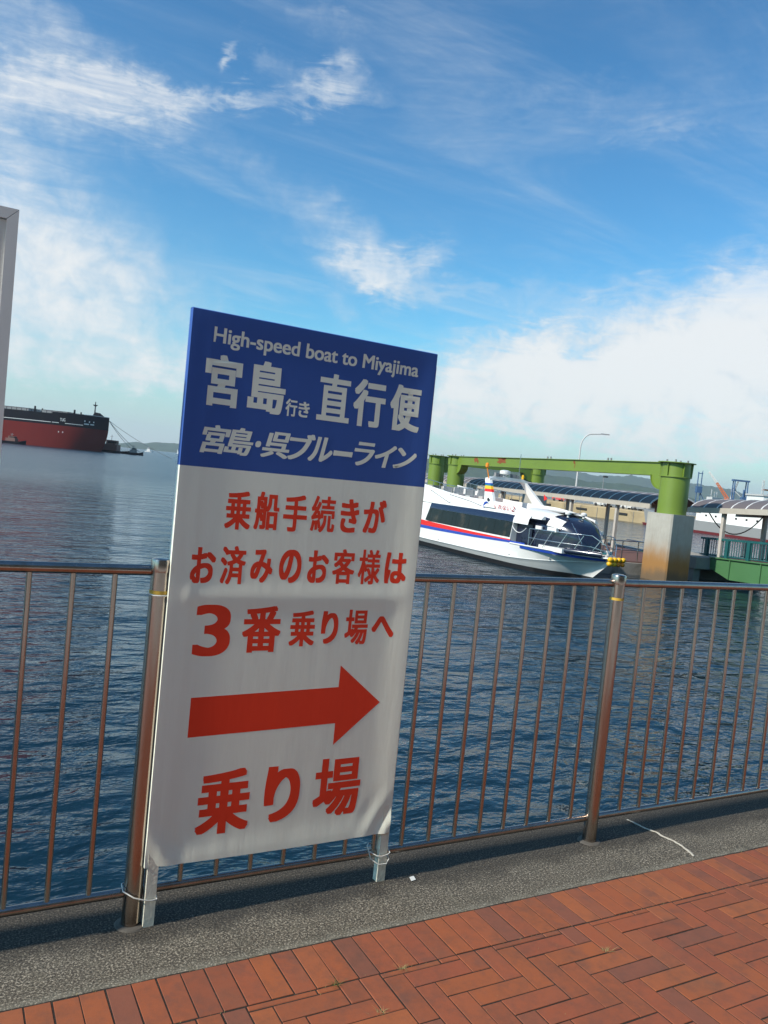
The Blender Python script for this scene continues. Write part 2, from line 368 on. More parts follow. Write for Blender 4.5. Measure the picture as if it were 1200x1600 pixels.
M_FASCIA = plain('canopy_fascia_paint', (.40, .36, .30), .5, grime=(.2, .17, .13), grime_amt=.3)
M_RIB = plain('canopy_rib_alu', (.62, .61, .60), .4)
M_DECKBR = plain('pontoon_deck_brown', (.130, .058, .045), .85, var=.25, scale=.8)
M_CHROME = plain('handrail_steel', (.62, .62, .62), .22, metal=1.0, var=.05)
M_DARK = plain('dark_rubber', (.014, .014, .015), .8)
def mat_glass():
    t = NT('dark_window_glass'); t.set('Base Color', (.012, .014, .016, 1)); t.set('Roughness', .05); t.set('Specular IOR Level', .28)
    t.color(t.mix(t.smooth(t.noise(1.3, 5, .6), .5, .72), (.007, .008, .009), (.040, .031, .023))); return t.m
M_GLASS = mat_glass()
def mat_roofpanel():
    t = NT('smoked_polycarbonate'); t.color(t.mix(t.noise(.8, 5), (.105, .090, .092), (.14, .12, .118))); t.set('Roughness', .5); t.set('Specular IOR Level', .2); return t.m
M_POLY = mat_roofpanel()
def mat_pile():
    t = NT('pile_concrete_tidal'); x, y, z = t.xyz(); w = t.math('ADD', z, t.math('MULTIPLY', t.math('SUBTRACT', t.noise(1.6, 7, .65, t.map((1, 1, .4))), .5), 1.1))
    c = t.mix(t.noise(2.2, 7, .65), (.27, .255, .215), (.42, .40, .345))
    c = t.mix(t.math('MULTIPLY', t.smooth(t.noise(3, 6, .7, t.map((3, 3, .25))), .5, .75), .35), c, (.20, .17, .12))
    c = t.mix(t.smooth(w, 2.1, .85), c, (.28, .145, .045))      # rust-brown tidal zone (z counted from the water)
    c = t.mix(t.math('MULTIPLY', t.smooth(w, .75, .15), .85), c, (.11, .085, .055))
    t.color(c); t.set('Roughness', .9); t.bump(t.noise(25, 6, .6), .4, .02); return t.m
M_PILE = mat_pile()
def mat_ship_red():
    t = NT('ship_red_hull'); n = t.noise(.10, 7, .65, t.map((1, 1, .5)))
    c = t.mix(n, (.115, .011, .009), (.165, .017, .012)); s_ = t.noise(.5, 6, .7, t.map((1.2, 1.2, .08)))
    c = t.mix(t.math('MULTIPLY', t.smooth(s_, .52, .8), .35), c, (.08, .012, .012)); t.color(c); t.set('Roughness', .7); t.set('Specular IOR Level', .1); return t.m
M_SRED = mat_ship_red()
M_SBLK = plain('ship_black_topsides', (.008, .008, .012), .7, var=.3, scale=.2, spec=.08)
M_SWHT = plain('ship_white_marks', (.62, .62, .60), .6)
M_SGREY = plain('naval_grey_hull', (.26, .265, .26), .55, var=.08, scale=.4, grime=(.16, .15, .13), grime_amt=.35)
M_SBOOT = plain('boot_topping_red', (.13, .016, .018), .6)
M_HWHITE = plain('far_white_paint', (.72, .71, .67), .5, var=.08, scale=.3)
M_CORAN = plain('crane_orange_paint', (.62, .17, .06), .5)
M_CBLUE = plain('crane_blue_paint', (.045, .10, .20), .5)
M_WALL = plain('harbour_wall_concrete', (.34, .26, .145), .9, var=.25, scale=.35, bump=.3, bscale=6, grime=(.12, .09, .05), grime_amt=.6)
def mat_forest():
    t = NT('forest_hillside'); n = t.noise(.02, 8, .7); n2 = t.noise(.12, 6, .7)
    t.color(t.mix(t.smooth(t.math('ADD', t.math('MULTIPLY', n, .5), t.math('MULTIPLY', n2, .5)), .35, .65), (.020, .042, .020), (.060, .095, .038))); t.set('Roughness', .95); t.set('Specular IOR Level', .1)
    t.bump(n2, .8, 6.0); return t.m
M_FOREST = mat_forest()
M_FACADE = plain('reflection_building_tile', (.36, .30, .23), .6, var=.18, scale=2.0, bump=.2, bscale=12)
M_GRASS = plain('dry_grass', (.30, .25, .10), .8, var=.4, scale=30)
M_GRASSG = plain('green_weed', (.08, .11, .025), .8, var=.4, scale=30)
def mat_water():
    t = NT('sea_water'); t.set('Base Color', (.0052, .022, .036, 1)); t.set('IOR', 1.33); t.set('Specular IOR Level', .5)
    x, y, z = t.xyz()
    # chop too small to see far out reads as gloss loss there
    t.rough(t.math('ADD', .02, t.math('MULTIPLY', t.smooth(y, 26, 120), .20)))
    pat = t.noise(.045, 4, .55); pat2 = t.noise(.16, 4, .6, t.map((1, 2.2, 1), (0, 0, R(40))))
    a = t.noise(1.05, 4, .5, t.map((1, 1.9, 1), (0, 0, R(30))), .5)
    b = t.noise(3.6, 3, .55, t.map((1, 1.7, 1), (0, 0, R(12))), .3)
    c = t.noise(.30, 3, .5, t.map((1, 1.9, 1), (0, 0, R(48))))
    h = t.math('ADD', t.math('ADD', t.math('MULTIPLY', a, .21), t.math('MULTIPLY', b, .040)), t.math('MULTIPLY', c, .36))
    h = t.math('MULTIPLY', h, t.math('ADD', 1.0, t.math('MULTIPLY', t.smooth(y, 8, 160), .5)))
    h = t.math('MULTIPLY', h, t.math('ADD', .02, t.math('ADD', t.math('MULTIPLY', pat, .55), t.math('MULTIPLY', pat2, .85))))
    t.bump(h, 1.0, 1.0); return t.m
M_WATER = mat_water()

# ------------------------------------------------------------------ sea and land
m = MB(); S = 9000
m.add([(-S, .1, WATER_Z), (S, .1, WATER_Z), (S, S, WATER_Z), (-S, S, WATER_Z)], [(0, 1, 2, 3)])
tag(m.build('sea', M_WATER), kind='structure')

m = MB(); m.box(-60, 60, -60, .17, -6, -.065)
quay = tag(m.build('quay', M_QUAY), kind='structure')
m = MB()
xs = np.linspace(-8, 12, 401)
vs = []; fs = []
for i, x in enumerate(xs):
    wob = -.3055 + .0045 * mnoise.noise((x * 9, 0, 0)) + .003 * mnoise.noise((x * 37, 3, 0))
    zz = .0035 * mnoise.noise((x * 2.1, 7, 0))
    vs += [(x, wob + .004, -.06), (x, wob, -.006 + zz), (x, wob + .009, zz), (x, -.15, zz * .6 + .001), (x, .158, zz * .4), (x, .17, -.012), (x, .17, -.06)]
    if i:
        a = (i - 1) * 7; b = i * 7
        for k in range(6): fs.append((a + k, b + k, b + k + 1, a + k + 1))
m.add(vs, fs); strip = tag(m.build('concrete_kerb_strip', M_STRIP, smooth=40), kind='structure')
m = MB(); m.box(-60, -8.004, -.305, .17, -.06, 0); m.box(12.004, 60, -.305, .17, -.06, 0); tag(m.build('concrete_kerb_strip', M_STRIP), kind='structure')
# white weathered seam and scraps of tape on the strip
m = MB(); pts = [(2.292, .10), (2.300, .05), (2.306, .0), (2.326, -.045), (2.322, -.09), (2.334, -.14), (2.331, -.19), (2.318, -.235), (2.300, -.285)]
P = []
for i in range(len(pts) - 1):
    for k in range(4):
        f = k / 4; P.append((pts[i][0] * (1 - f) + pts[i + 1][0] * f + random.uniform(-.0015, .0015), pts[i][1] * (1 - f) + pts[i + 1][1] * f))
L_ = [(x - random.uniform(.004, .010), y, .0032) for x, y in P]; R_ = [(x + random.uniform(.004, .010), y, .0032) for x, y in P]; T_ = [(x, y, .0062) for x, y in P]
m.loft([L_, T_, R_]); m.build('white_seam', plain('lime_streak', (.40, .365, .30), .85, var=.35, scale=60), strip)
m = MB(); m.prism([(1.008, -.070, .0035), (1.030, -.066, .0035), (1.036, -.040, .0035), (1.016, -.042, .0035)], (0, 0, .001)); m.build('tape_scrap', M_TIE, strip)
m = MB(); m.lathe([(.050, .0005), (.046, .004), (.034, .007)], (0, 0, 0), 28)
for X in (-1.9457, 0, 1.9457, 3.891): link('post_grout_collar', m.mesh('post_grout_collar', plain('grout', (.085, .075, .062), .9, var=.3, scale=30)) if X < -1 else bpy.data.objects['post_grout_collar'].data, strip, (X, -.012, 0))

# brick paving
pave = MB(); pave.box(-60, 60, -60, -.296, -.063, -.0022)
paving = tag(pave.build('brick_pavement', M_JOINT), kind='structure')
far_brick = NT('paver_brick_far')
brk = far_brick.n.new('ShaderNodeTexBrick'); brk.inputs['Scale'].default_value = 1.0; brk.inputs['Brick Width'].default_value = .21; brk.inputs['Row Height'].default_value = .07; brk.inputs['Mortar Size'].default_value = .004
brk.inputs['Color1'].default_value = (.28, .07, .033, 1); brk.inputs['Color2'].default_value = (.22, .06, .036, 1); brk.inputs['Mortar'].default_value = (.03, .025, .02, 1)
far_brick.link(far_brick.coord(), brk.inputs[0]); far_brick.color(brk.outputs[0]); far_brick.set('Roughness', .8)
m = MB()
for a in ((-60, -1.49, -3.3, -.31), (4.7, 60, -3.3, -.31)): m.box(a[0], a[1], a[2], a[3], -.05, -.002)
tag(m.build('paving_far', far_brick.m, paving), kind='stuff')
m = MB(); m.box(-60, 60, -60, -3.304, -.05, -.001); tag(m.build('bounce_plaza', plain('bounce_plaza_concrete', (.46, .45, .42), .85, var=.12, scale=.6)), kind='structure')  # unseen ground behind the viewer, made pale to bounce neutral light
PIT = .0702; GAP = .0044
bm_soldier = MB(); bm_soldier.bbox(-(.0695 - GAP) / 2, (.0695 - GAP) / 2, -.0985, .0985, -.05, 0, .0008); ME_SOL = bm_soldier.mesh('brick', M_BRICK)
bm_h = MB(); bm_h.bbox(-(3 * PIT - GAP) / 2, (3 * PIT - GAP) / 2, -(PIT - GAP) / 2, (PIT - GAP) / 2, -.05, 0, .0008); ME_H = bm_h.mesh('brick', M_BRICK)
cand = []                                                # (rank, kind, centre or box)
for i in range(-23, 69):
    x = .0135 + .0695 * i + .0347
    cand.append((x, -.4055 + random.uniform(-.0015, .0015), 'S', None))
YTOP = -.5085; X0, Y0 = 1.056, -.531
for k in range(-70, 60):
    for j in range(-14, 16):
        for kind in 'VH':
            if kind == 'V': x0, x1, y1, y0 = k, k + 1, -k, -k - 3
            else: x0, x1, y1, y0 = k - 2, k + 1, -k - 3, -k - 4
            x0 += 6 * j; x1 += 6 * j
            x0, x1 = X0 + x0 * PIT, X0 + x1 * PIT; y0, y1 = Y0 + y0 * PIT, Y0 + y1 * PIT
            if x1 < -1.5 or x0 > 4.75 or y1 < -3.2 or y0 > YTOP - .008: continue
            if y1 > YTOP + .002: cand.append(((x0 + x1) / 2, (y0 + YTOP) / 2, 'C', (x0, x1, y0, YTOP)))
            else: cand.append(((x0 + x1) / 2, (y0 + y1) / 2, kind, None))
def in_view(x, y):
    d = Vector((x, y, 0)) - CAM_POS; z = d.dot(vv)
    if z < .1: return False, 9e9
    px, py = 600 + FPX * d.dot(rr) / z, 800 - FPX * d.dot(uu) / z
    return (-40 < px < 1260 and py < 1690), z
near = []; rest = []
for c in cand:
    ok, z = in_view(c[0], c[1]); (near if ok else rest).append((z, c))
near.sort(key=lambda q: q[0]); rest += near[300:]; near = near[:300]
for z, (x, y, kind, box) in near:
    if kind == 'C':
        x0, x1, y0, y1 = box; b = MB(); b.bbox(x0 - x + GAP / 2, x1 - x - GAP / 2, y0 - y + GAP / 2, y1 - y - .001, -.05, 0, .0018); me = b.mesh('brick', M_BRICK)
        o = link('brick', me, paving)
    else: o = link('brick', ME_SOL if kind == 'S' else ME_H, paving)
    o.location = (x + random.uniform(-.0008, .0008), y + random.uniform(-.0008, .0008), random.uniform(-.0011, .0004))
    o.rotation_euler = (random.uniform(-.003, .003), random.uniform(-.003, .003), (R(90) if kind == 'V' else 0) + random.uniform(-.006, .006))
m = MB()
for z, (x, y, kind, box) in rest:
    g = GAP / 2
    if kind == 'S': b = (x - .0347 + g, x + .0347 - g, y - .0985, y + .0985)
    elif kind == 'C': b = (box[0] + g, box[1] - g, box[2] + g, box[3])
    elif kind == 'H': b = (x - 1.5 * PIT + g, x + 1.5 * PIT - g, y - .5 * PIT + g, y + .5 * PIT - g)
    else: b = (x - .5 * PIT + g, x + .5 * PIT - g, y - 1.5 * PIT + g, y + 1.5 * PIT - g)
    if b[1] - b[0] > .006 and b[3] - b[2] > .006: m.bbox(*b, -.05, random.uniform(-.002, 0), .002)
tag(m.build('bricks_beyond', M_BRICK, paving), kind='stuff')

# ------------------------------------------------------------------ railing
RAILZ, BOTZ, POSTZ = 1.132, .1017, 1.170
SPAN = 1.9457
fence = thing('metal_railing', 'brushed stainless steel railing with thin vertical bars along the quay edge', 'railing', (0, 0, 0))
mp_ = MB(); mp_.lathe([(.0295, -.05), (.0295, 1.138)], n=28); 
ME_POST = mp_.mesh('post', M_STEEL, 40)
mc_ = MB(); mc_.lathe([(.0312, 1.130), (.0318, 1.134), (.0318, 1.163), (.0295, 1.169), (.020, 1.172), (.004, 1.173)], n=28); ME_CAP = mc_.mesh('post_cap', M_STEEL, 40)
mt_ = MB(); mt_.lathe([(.0299, 1.062), (.0299, 1.073)], n=28, cap=False); ME_TAPE = mt_.mesh('tape_band', M_TAPE, 40)
mw_ = MB(); mw_.lathe([(.034, .0), (.0325, .006), (.0298, .014)], n=28, cap=False); ME_WELD = mw_.mesh('base_weld', M_STEEL, 40)
mb_ = MB(); mb_.tube([(0, 0, BOTZ), (0, 0, RAILZ)], .0088, 10); ME_BAR = mb_.mesh('bar', M_STEEL, 60)
for i in range(-3, 8):
    X = i * SPAN
    p = link('post', ME_POST, fence, (X, -.012, 0))
    link('post_cap', ME_CAP, p); link('tape_band', ME_TAPE, p)
for i in range(-3, 7):
    Xa, Xb = i * SPAN + .020, (i + 1) * SPAN - .020
    for nm, z, rad in (('top_rail', RAILZ, .0168), ('bottom_rail', BOTZ, .0145)):
        m = MB(); m.tube([(Xa, 0, z), ((Xa + Xb) / 2, 0, z - .001), (Xb, 0, z)], rad, 16); m.build(nm, M_STEEL, fence, 50)
    first = {-1: -.1337 - 14 * .12, 0: .1503, 1: 2.1188}.get(i, i * SPAN + (SPAN - 14 * .12) / 2)
    for k in range(15):
        x = first + k * .12
        link('bar', ME_BAR, fence, (x, 0, 0))

# ------------------------------------------------------------------ the sign
SG = thing('notice_sign', 'tall blue and white fabric notice sign with red arrow tied to the railing', 'sign', (.044, -.046, 0), R(1.12))
UL, UR, VB, VT, VBLUE = -.024, .868, .190, 1.944, 1.466
def bz(u, v):       # sag of the fabric (depth behind the front plane)
    a = (u - UL) / (UR - UL); b = (v - VB) / (VT - VB); a = min(max(a, 0), 1); b = min(max(b, 0), 1)
    e = min(a, 1 - a); s = 1 - math.exp(-(e / .07) ** 2)
    e2 = min(b, 1 - b); s2 = 1 - math.exp(-(e2 / .03) ** 2)
    bar = math.exp(-((v - 1.06) / .035) ** 2)
    d = .0060 * s * s2 * (1 - .65 * bar) + .0006 * s * s2 * math.sin(a * 7 + b * 3.0) * (1 - bar)
    d -= .0022 * math.exp(-((u - .028 - .012 * b) / .010) ** 2) * s2 * .8 + .0014 * math.exp(-((u - .052 + .004 * b) / .007) ** 2) * s2
    d += .005 * math.exp(-((u - UL) / .10) ** 2 - ((v - VB) / .10) ** 2) * math.sin((u - UL) * 60 + (v - VB) * 35)
    d += .006 * math.exp(-((u - UR) / .09) ** 2 - ((v - VB - .03) / .08) ** 2) * math.sin((u - UR) * 70 - (v - VB) * 40)
    return d
DEP = .030
m = MB()
us = list(np.linspace(UL, UR, 73)); vsr = sorted(list(np.linspace(VB, VBLUE, 84)) + list(np.linspace(VBLUE, VT, 32))[1:])
nb = len(us)
def vbot(u):        # hem dips slightly
    a = (u - UL) / (UR - UL); return -.010 * a + .006 - .004 * math.sin(a * math.pi)
grid = []
for v in vsr:
    row = []
    for u in us:
        k = max(0, 1 - (v - VB) / .10)
        row.append((u, -.003 + bz(u, v), v + vbot(u) * k * k))
    full = [(row[0][0] + .001, DEP, row[0][2])] + [(row[0][0] - .0005, .004, row[0][2])] + row + [(row[-1][0] + .0005, .004, row[-1][2])] + [(row[-1][0] - .001, DEP, row[-1][2])]
    grid.append(full)
bot = [(p[0], DEP, p[2] - .001) for p in grid[0]]; top = [(p[0], DEP, p[2] + .002) for p in grid[-1]]; top0 = [(p[0], .003 if 1 < i < len(grid[0]) - 2 else p[1], p[2] + .003) for i, p in enumerate(grid[-1])]
for i in range(len(grid) - 1):
    m.loft([grid[i], grid[i + 1]], 1 if vsr[i] >= VBLUE - 1e-6 else 0)
m.loft([bot, grid[0]], 0); m.loft([grid[-1], top0, top], 1)
bm = bmesh.new()
me = m.mesh('banner', [M_BWHITE, M_BBLUE]); bm.from_mesh(me); bmesh.ops.remove_doubles(bm, verts=bm.verts, dist=1e-5); bmesh.ops.recalc_face_normals(bm, faces=bm.faces); bm.to_mesh(me); bm.free()
me.polygons.foreach_set('use_smooth', [True] * len(me.polygons)); me.set_sharp_from_angle(angle=R(50))
link('banner', me, SG)
for u0_, u1_ in ((-.013, .021), (.838, .872)):
    m = MB(); m.hexa([(u0_, -.0005, 0), (u1_, -.0005, 0), (u1_, .0285, 0), (u0_, .0285, 0), (u0_, -.0005 + .002, 1.90), (u1_, .0015, 1.90), (u1_, .0285, 1.90), (u0_, .0285, 1.90)])
    m.build('leg', M_WOOD, SG)
for z_ in (.24, 1.06, 1.90):
    m = MB(); m.box(.024, .835, .0115, .027, z_ - .016, z_ + .016); m.build('crossbar', M_WOOD, SG)
def put(u, v, k): return (u, -.00322 + bz(u, v) - k, v)
def line(name, items, mat, bold, shear=0.0):
    m = MB()
    for it in items:
        b = it[5] if len(it) > 5 else bold
        text_into(m, it[0], it[1], it[2], it[3], it[4], put, b, shear)
    return m.build(name, mat, SG, recalc=False)
line('lettering', [('High-speed boat to Miyajima', .047, .797, 1.838, 1.900)], M_LETTER, .020)
line('lettering', [('宮', .030, .150, 1.658, 1.818), ('島', .174, .301, 1.656, 1.820), ('行', .306, .347, 1.657, 1.713, .030), ('き', .352, .392, 1.659, 1.710, .030),
                   ('直', .418, .540, 1.658, 1.816, .026), ('行', .552, .677, 1.655, 1.816), ('便', .697, .821, 1.656, 1.818)], M_LETTER, .034)
line('lettering', [('宮', .034, .131, 1.511, 1.600), ('島', .111, .207, 1.513, 1.600), ('・', .2145, .2335, 1.545, 1.565), ('呉', .234, .333, 1.516, 1.601),
                   ('ブ', .328, .424, 1.517, 1.606), ('ル', .401, .491, 1.519, 1.602), ('ー', .494, .568, 1.545, 1.563), ('ラ', .574, .654, 1.520, 1.602), ('イ', .656, .742, 1.521, 1.601), ('ン', .731, .824, 1.524, 1.598)], M_LETTER, .028, .22)
line('lettering', [('乗', .135, .221, 1.276, 1.400), ('船', .233, .318, 1.280, 1.404), ('手', .333, .419, 1.279, 1.402), ('続', .434, .524, 1.282, 1.405, .022), ('き', .544, .616, 1.286, 1.402, .036), ('が', .634, .724, 1.289, 1.407, .036)], M_RED, .030)
line('lettering', [('お', .038, .119, 1.101, 1.215, .036), ('済', .135, .219, 1.099, 1.223), ('み', .237, .313, 1.106, 1.216, .036), ('の', .336, .416, 1.107, 1.219, .038), ('お', .440, .517, 1.109, 1.220, .036),
                   ('客', .533, .619, 1.107, 1.228), ('様', .634, .722, 1.107, 1.230, .022), ('は', .741, .829, 1.112, 1.224, .036)], M_RED, .028)
line('lettering', [('3', .067, .189, .866, 1.033, .020), ('番', .228, .363, .874, 1.029), ('乗', .395, .489, .891, 1.014), ('り', .512, .577, .898, 1.012, .038), ('場', .604, .695, .893, 1.017, .025), ('へ', .711, .803, .917, .993, .038)], M_RED, .030)
line('lettering', [('乗', .128, .310, .272, .487), ('り', .360, .490, .286, .480, .042), ('場', .543, .728, .277, .488, .028)], M_RED, .034)
m = MB(); A = [(.079, .733), (.603, .743), (.599, .820), (.776, .679), (.605, .536), (.602, .614), (.077, .604)]
ay = []
for i in range(len(A)):
    for k in range(6): f = k / 6; q = A[(i + 1) % len(A)]; ay.append((A[i][0] * (1 - f) + q[0] * f, A[i][1] * (1 - f) + q[1] * f))
# strips across so the arrow follows the cloth
nx = 26
for i in range(nx):
    ua, ub = .078 + (.602 - .078) * i / nx, .078 + (.602 - .078) * (i + 1) / nx
    f0, f1 = i / nx, (i + 1) / nx
    for q in range(3):
        g0, g1 = q / 3, (q + 1) / 3
        lo0, hi0 = .604 + .010 * f0, .733 + .010 * f0; lo1, hi1 = .604 + .010 * f1, .733 + .010 * f1
        m.add([put(ua, lo0 + (hi0 - lo0) * g0, 0), put(ub, lo1 + (hi1 - lo1) * g0, 0), put(ub, lo1 + (hi1 - lo1) * g1, 0), put(ua, lo0 + (hi0 - lo0) * g1, 0)], [(0, 1, 2, 3)])
for i in range(12):
    f0, f1 = i / 12, (i + 1) / 12
    def E_(f): u = .602 + (.776 - .602) * f; return u, .820 + (.679 - .820) * f, .536 + (.679 - .536) * f
    a, b = E_(f0), E_(f1)
    m.add([put(a[0], a[2], 0), put(b[0], b[2], 0), put(b[0], b[1], 0), put(a[0], a[1], 0)], [(0, 1, 2, 3)] if i < 11 else [(0, 1, 3)])
m.build('arrow', M_RED, SG, recalc=False)

# cable ties holding the sign
def tie(name, label, pts, r=.0022):
    m = MB(); m.tube(pts, r, 6); tag(m.build(name, M_TIE, smooth=60), label, 'cable tie')
tie('cable_tie', 'white tie round the sign leg foot and the left railing post', [(-.034, .004, .128), (-.036, -.030, .122), (-.005, -.050, .106), (.028, -.053, .094), (.050, -.0535, .090), (.0665, -.052, .090), (.069, -.032, .092), (.050, -.013, .098), (.02, .02, .112), (-.010, .022, .122), (-.034, .004, .128)])
cx = .90
tie('cable_tie', 'pair of white ties looped round the right sign leg and the bottom rail', [(cx - .055, .0, .128), (cx - .058, -.020, .118), (cx - .030, -.036, .104), (cx - .013, -.040, .102), (cx + .012, -.038, .104), (cx + .024, -.034, .108), (cx + .026, -.014, .116), (cx + .0, .018, .124), (cx - .04, .02, .128), (cx - .055, .0, .128), (cx - .050, -.022, .092), (cx - .024, -.0385, .072), (cx + .010, -.0385, .070), (cx + .026, -.028, .082), (cx + .024, -.008, .096)])
tie('cable_tie', 'short white tie round the left post just under its yellow tape', [(-.031, -.012, 1.060), (-.022, -.036, 1.0585), (.0, -.0435, 1.058), (.020, -.0375, 1.0585), (.034, -.026, 1.059), (.046, -.012, 1.060)], .0026)

# framed white board at the left edge
BD = thing('notice_board', 'white framed metal board standing at the left edge of the photo', 'notice board', (-.475, -.056, 0))
m = MB(); m.box(-.86, -.028, .002, .016, .32, 2.080); m.build('panel', M_WPANEL, BD)
w_ = .029
def member(pts): mm = MB(); mm.prism(pts, (0, .022, 0)); mm.build('frame_member', M_WFRAME, BD)
member([(0, -.004, 2.112), (-.0006, -.004, .30), (-w_, -.004, .33), (-w_, -.004, 2.082)])
member([(-.0006, -.004, 2.113), (-w_ - .0006, -.004, 2.0835), (-.859, -.004, 2.0835), (-.888, -.004, 2.113)])
member([(-.889, -.004, 2.112), (-.860, -.004, 2.082), (-.860, -.004, .33), (-.889, -.004, .30)])
for x_ in (-.20, -.70):
    m = MB(); m.box(x_ - .02, x_ + .02, .0185, .036, 0, 1.9); m.build('leg', M_WFRAME, BD)

# ------------------------------------------------------------------ unseen building added behind the viewer for reflections in the steel
TB = thing('reflection_building', 'unseen beige tiled building added behind the viewer for the steel to reflect', 'building', (12, -9.5, 0))
m = MB(); m.box(-22, 0, -16, 0, -.06, 8.6); m.build('wall', M_FACADE, TB)
m = MB(); m.box(-22.5, .5, -16.5, .5, 8.602, 9.0); m.build('roof', M_LGREY, TB)
for fl in (0, 1):
    for k in range(6):
        for side in (0, 1):
            m = MB(); f_ = MB(); z0 = 1.0 + fl * 4.2
            if side == 0:
                y0 = -2.2 - k * 2.4; m.box(.002, .03, y0 - 1.6, y0, z0, z0 + 1.7); f_.box(.002, .06, y0 - 1.7, y0 + .1, z0 - .1, z0 - .003)
            else:
                x0 = -1.5 - k * 3.3; m.box(x0 - 2.2, x0, .002, .03, z0, z0 + 1.7); f_.box(x0 - 2.3, x0 + .1, .002, .06, z0 - .1, z0 - .003)
            w_o = m.build('window', M_GLASS, TB); f_.build('sill', M_LGREY, w_o)

# ------------------------------------------------------------------ hills
def hill(name, prof, dist, depth, seed, samples=220):
    azs = [p[0] for p in prof][::-1]; hs = [p[1] for p in prof][::-1]
    lo, hi = azs[0], azs[-1]
    m = MB(); secs = []
    nd = 16
    for i in range(samples):
        a = lo + (hi - lo) * i / (samples - 1)
        h = float(np.interp(a, azs, hs)) * dist
        sec = []
        for j in range(nd):
            t = j / (nd - 1); d = dist - depth * .5 + depth * t
            prof_h = math.sin(math.pi * min(1, t * 1.0)) ** .8 if t < 1 else 0
            nz = mnoise.fractal((a * .9, t * 3.0, seed), .6, 2.0, 5) * .10 + mnoise.noise((a * 14, t * 30, seed)) * .015
            fade = min(1, (a - lo) / 2.5, (hi - a) / 2.5) if name != 'x' else 1
            z = WATER_Z - 1 + max(0, (h + 4.5) * prof_h * (1 + nz)) * max(0, fade) ** .6
            sec.append((CAM_POS.x + d * math.cos(R(a)), CAM_POS.y + d * math.sin(R(a)), z))
        secs.append(sec)
    m.loft(secs); return tag(m.build(name, M_FOREST, smooth=80), kind='structure')
hill('hills', [(97, .006), (92, .009), (88, .010), (84, .006), (82, .004), (80.22, .0022), (79.62, .0036), (79.01, .0056), (78.39, .0071), (77.97, .0066), (77.35, .0091), (76.41, .0096), (75.43, .0103), (73, .013), (70, .016), (66, .017), (62, .019), (58, .012)], 6000, 900, 3.1)
hill('hills', [(68, .014), (64, .019), (61, .0215), (59.51, .0221), (58.37, .0225), (57.23, .0229), (55.85, .0205), (54.61, .0194), (53.35, .0192), (52.22, .0188), (50.66, .0191), (49.37, .0181), (47.76, .0155), (46.9, .0146), (45.6, .0153), (43.5, .0144), (41.84, .0127), (40, .009), (38.6, .004)], 4300, 900, 9.7)
hill('hills', [(60, .006), (56, .012), (52.22, .0188), (50.47, .0249), (49.42, .0259), (48.49, .0243), (47.84, .0247), (46.96, .0234), (45.67, .0229), (44.5, .0257), (43.58, .0257), (42.04, .0245), (40.89, .0234), (39.76, .0228), (39.09, .0235), (38.49, .0216), (37.71, .0208), (37.11, .0174), (36.33, .0151), (35.59, .0160), (33, .020), (30, .018), (26, .012)], 7400, 1400, 17.3)

# ------------------------------------------------------------------ pier frame: local x = across the pier (away from us), local y = along it
PA = R(79.5 - 90)
ge = Vector((math.sin(R(79.5)), -math.cos(R(79.5)), 0)); ee = Vector((math.cos(R(79.5)), math.sin(R(79.5)), 0))
def PF(s, t, z=0.0): return ee * s + ge * t + Vector((0, 0, z))
DECK = -1.75
# pontoons
def pontoon(label, s0, s1, t0, t1, group):
    o = thing('pontoon', label, 'pontoon', PF(s0, t0, WATER_Z), PA, group)
    L, W = s1 - s0, t1 - t0; h = DECK - WATER_Z
    m = MB(); m.box(0, W, 0, L, -1.0, h - .05); m.build('hull', M_PIERC, o)
    m = MB(); m.box(.25, W - .25, .25, L - .25, h - .048, h); m.build('deck', M_DECKBR, o)
    m = MB(); m.box(-.06, .22, .0, L, h - .16, h + .03); m.box(W - .22, W + .06, 0, L, h - .16, h + .03); m.build('coping', M_LGREY, o)
    k = 1.2
    while k < L:
        f = MB(); f.tube([(-.17, k, -.25), (-.17, k, h - .18)], .11, 8); f.build('rubber_fender', M_DARK, o, 50); k += 2.4
    for k in (2.5, L / 2, L - 3):
        b = MB(); b.lathe([(.12, h), (.10, h + .05), (.09, h + .28), (.15, h + .30), (.15, h + .36), (.03, h + .38)], (.7, k, 0), 12); b.build('bollard', M_GREYM, o, 40)
    return o
pontoon('long low brown-decked pontoon between the white boat and the canopy', 31.9, 56.6, 22.2, 32.2, 'pontoons')
pontoon('far brown-decked pontoon beyond the green portal columns', 60.6, 96, 27.6, 34.0, 'pontoons')

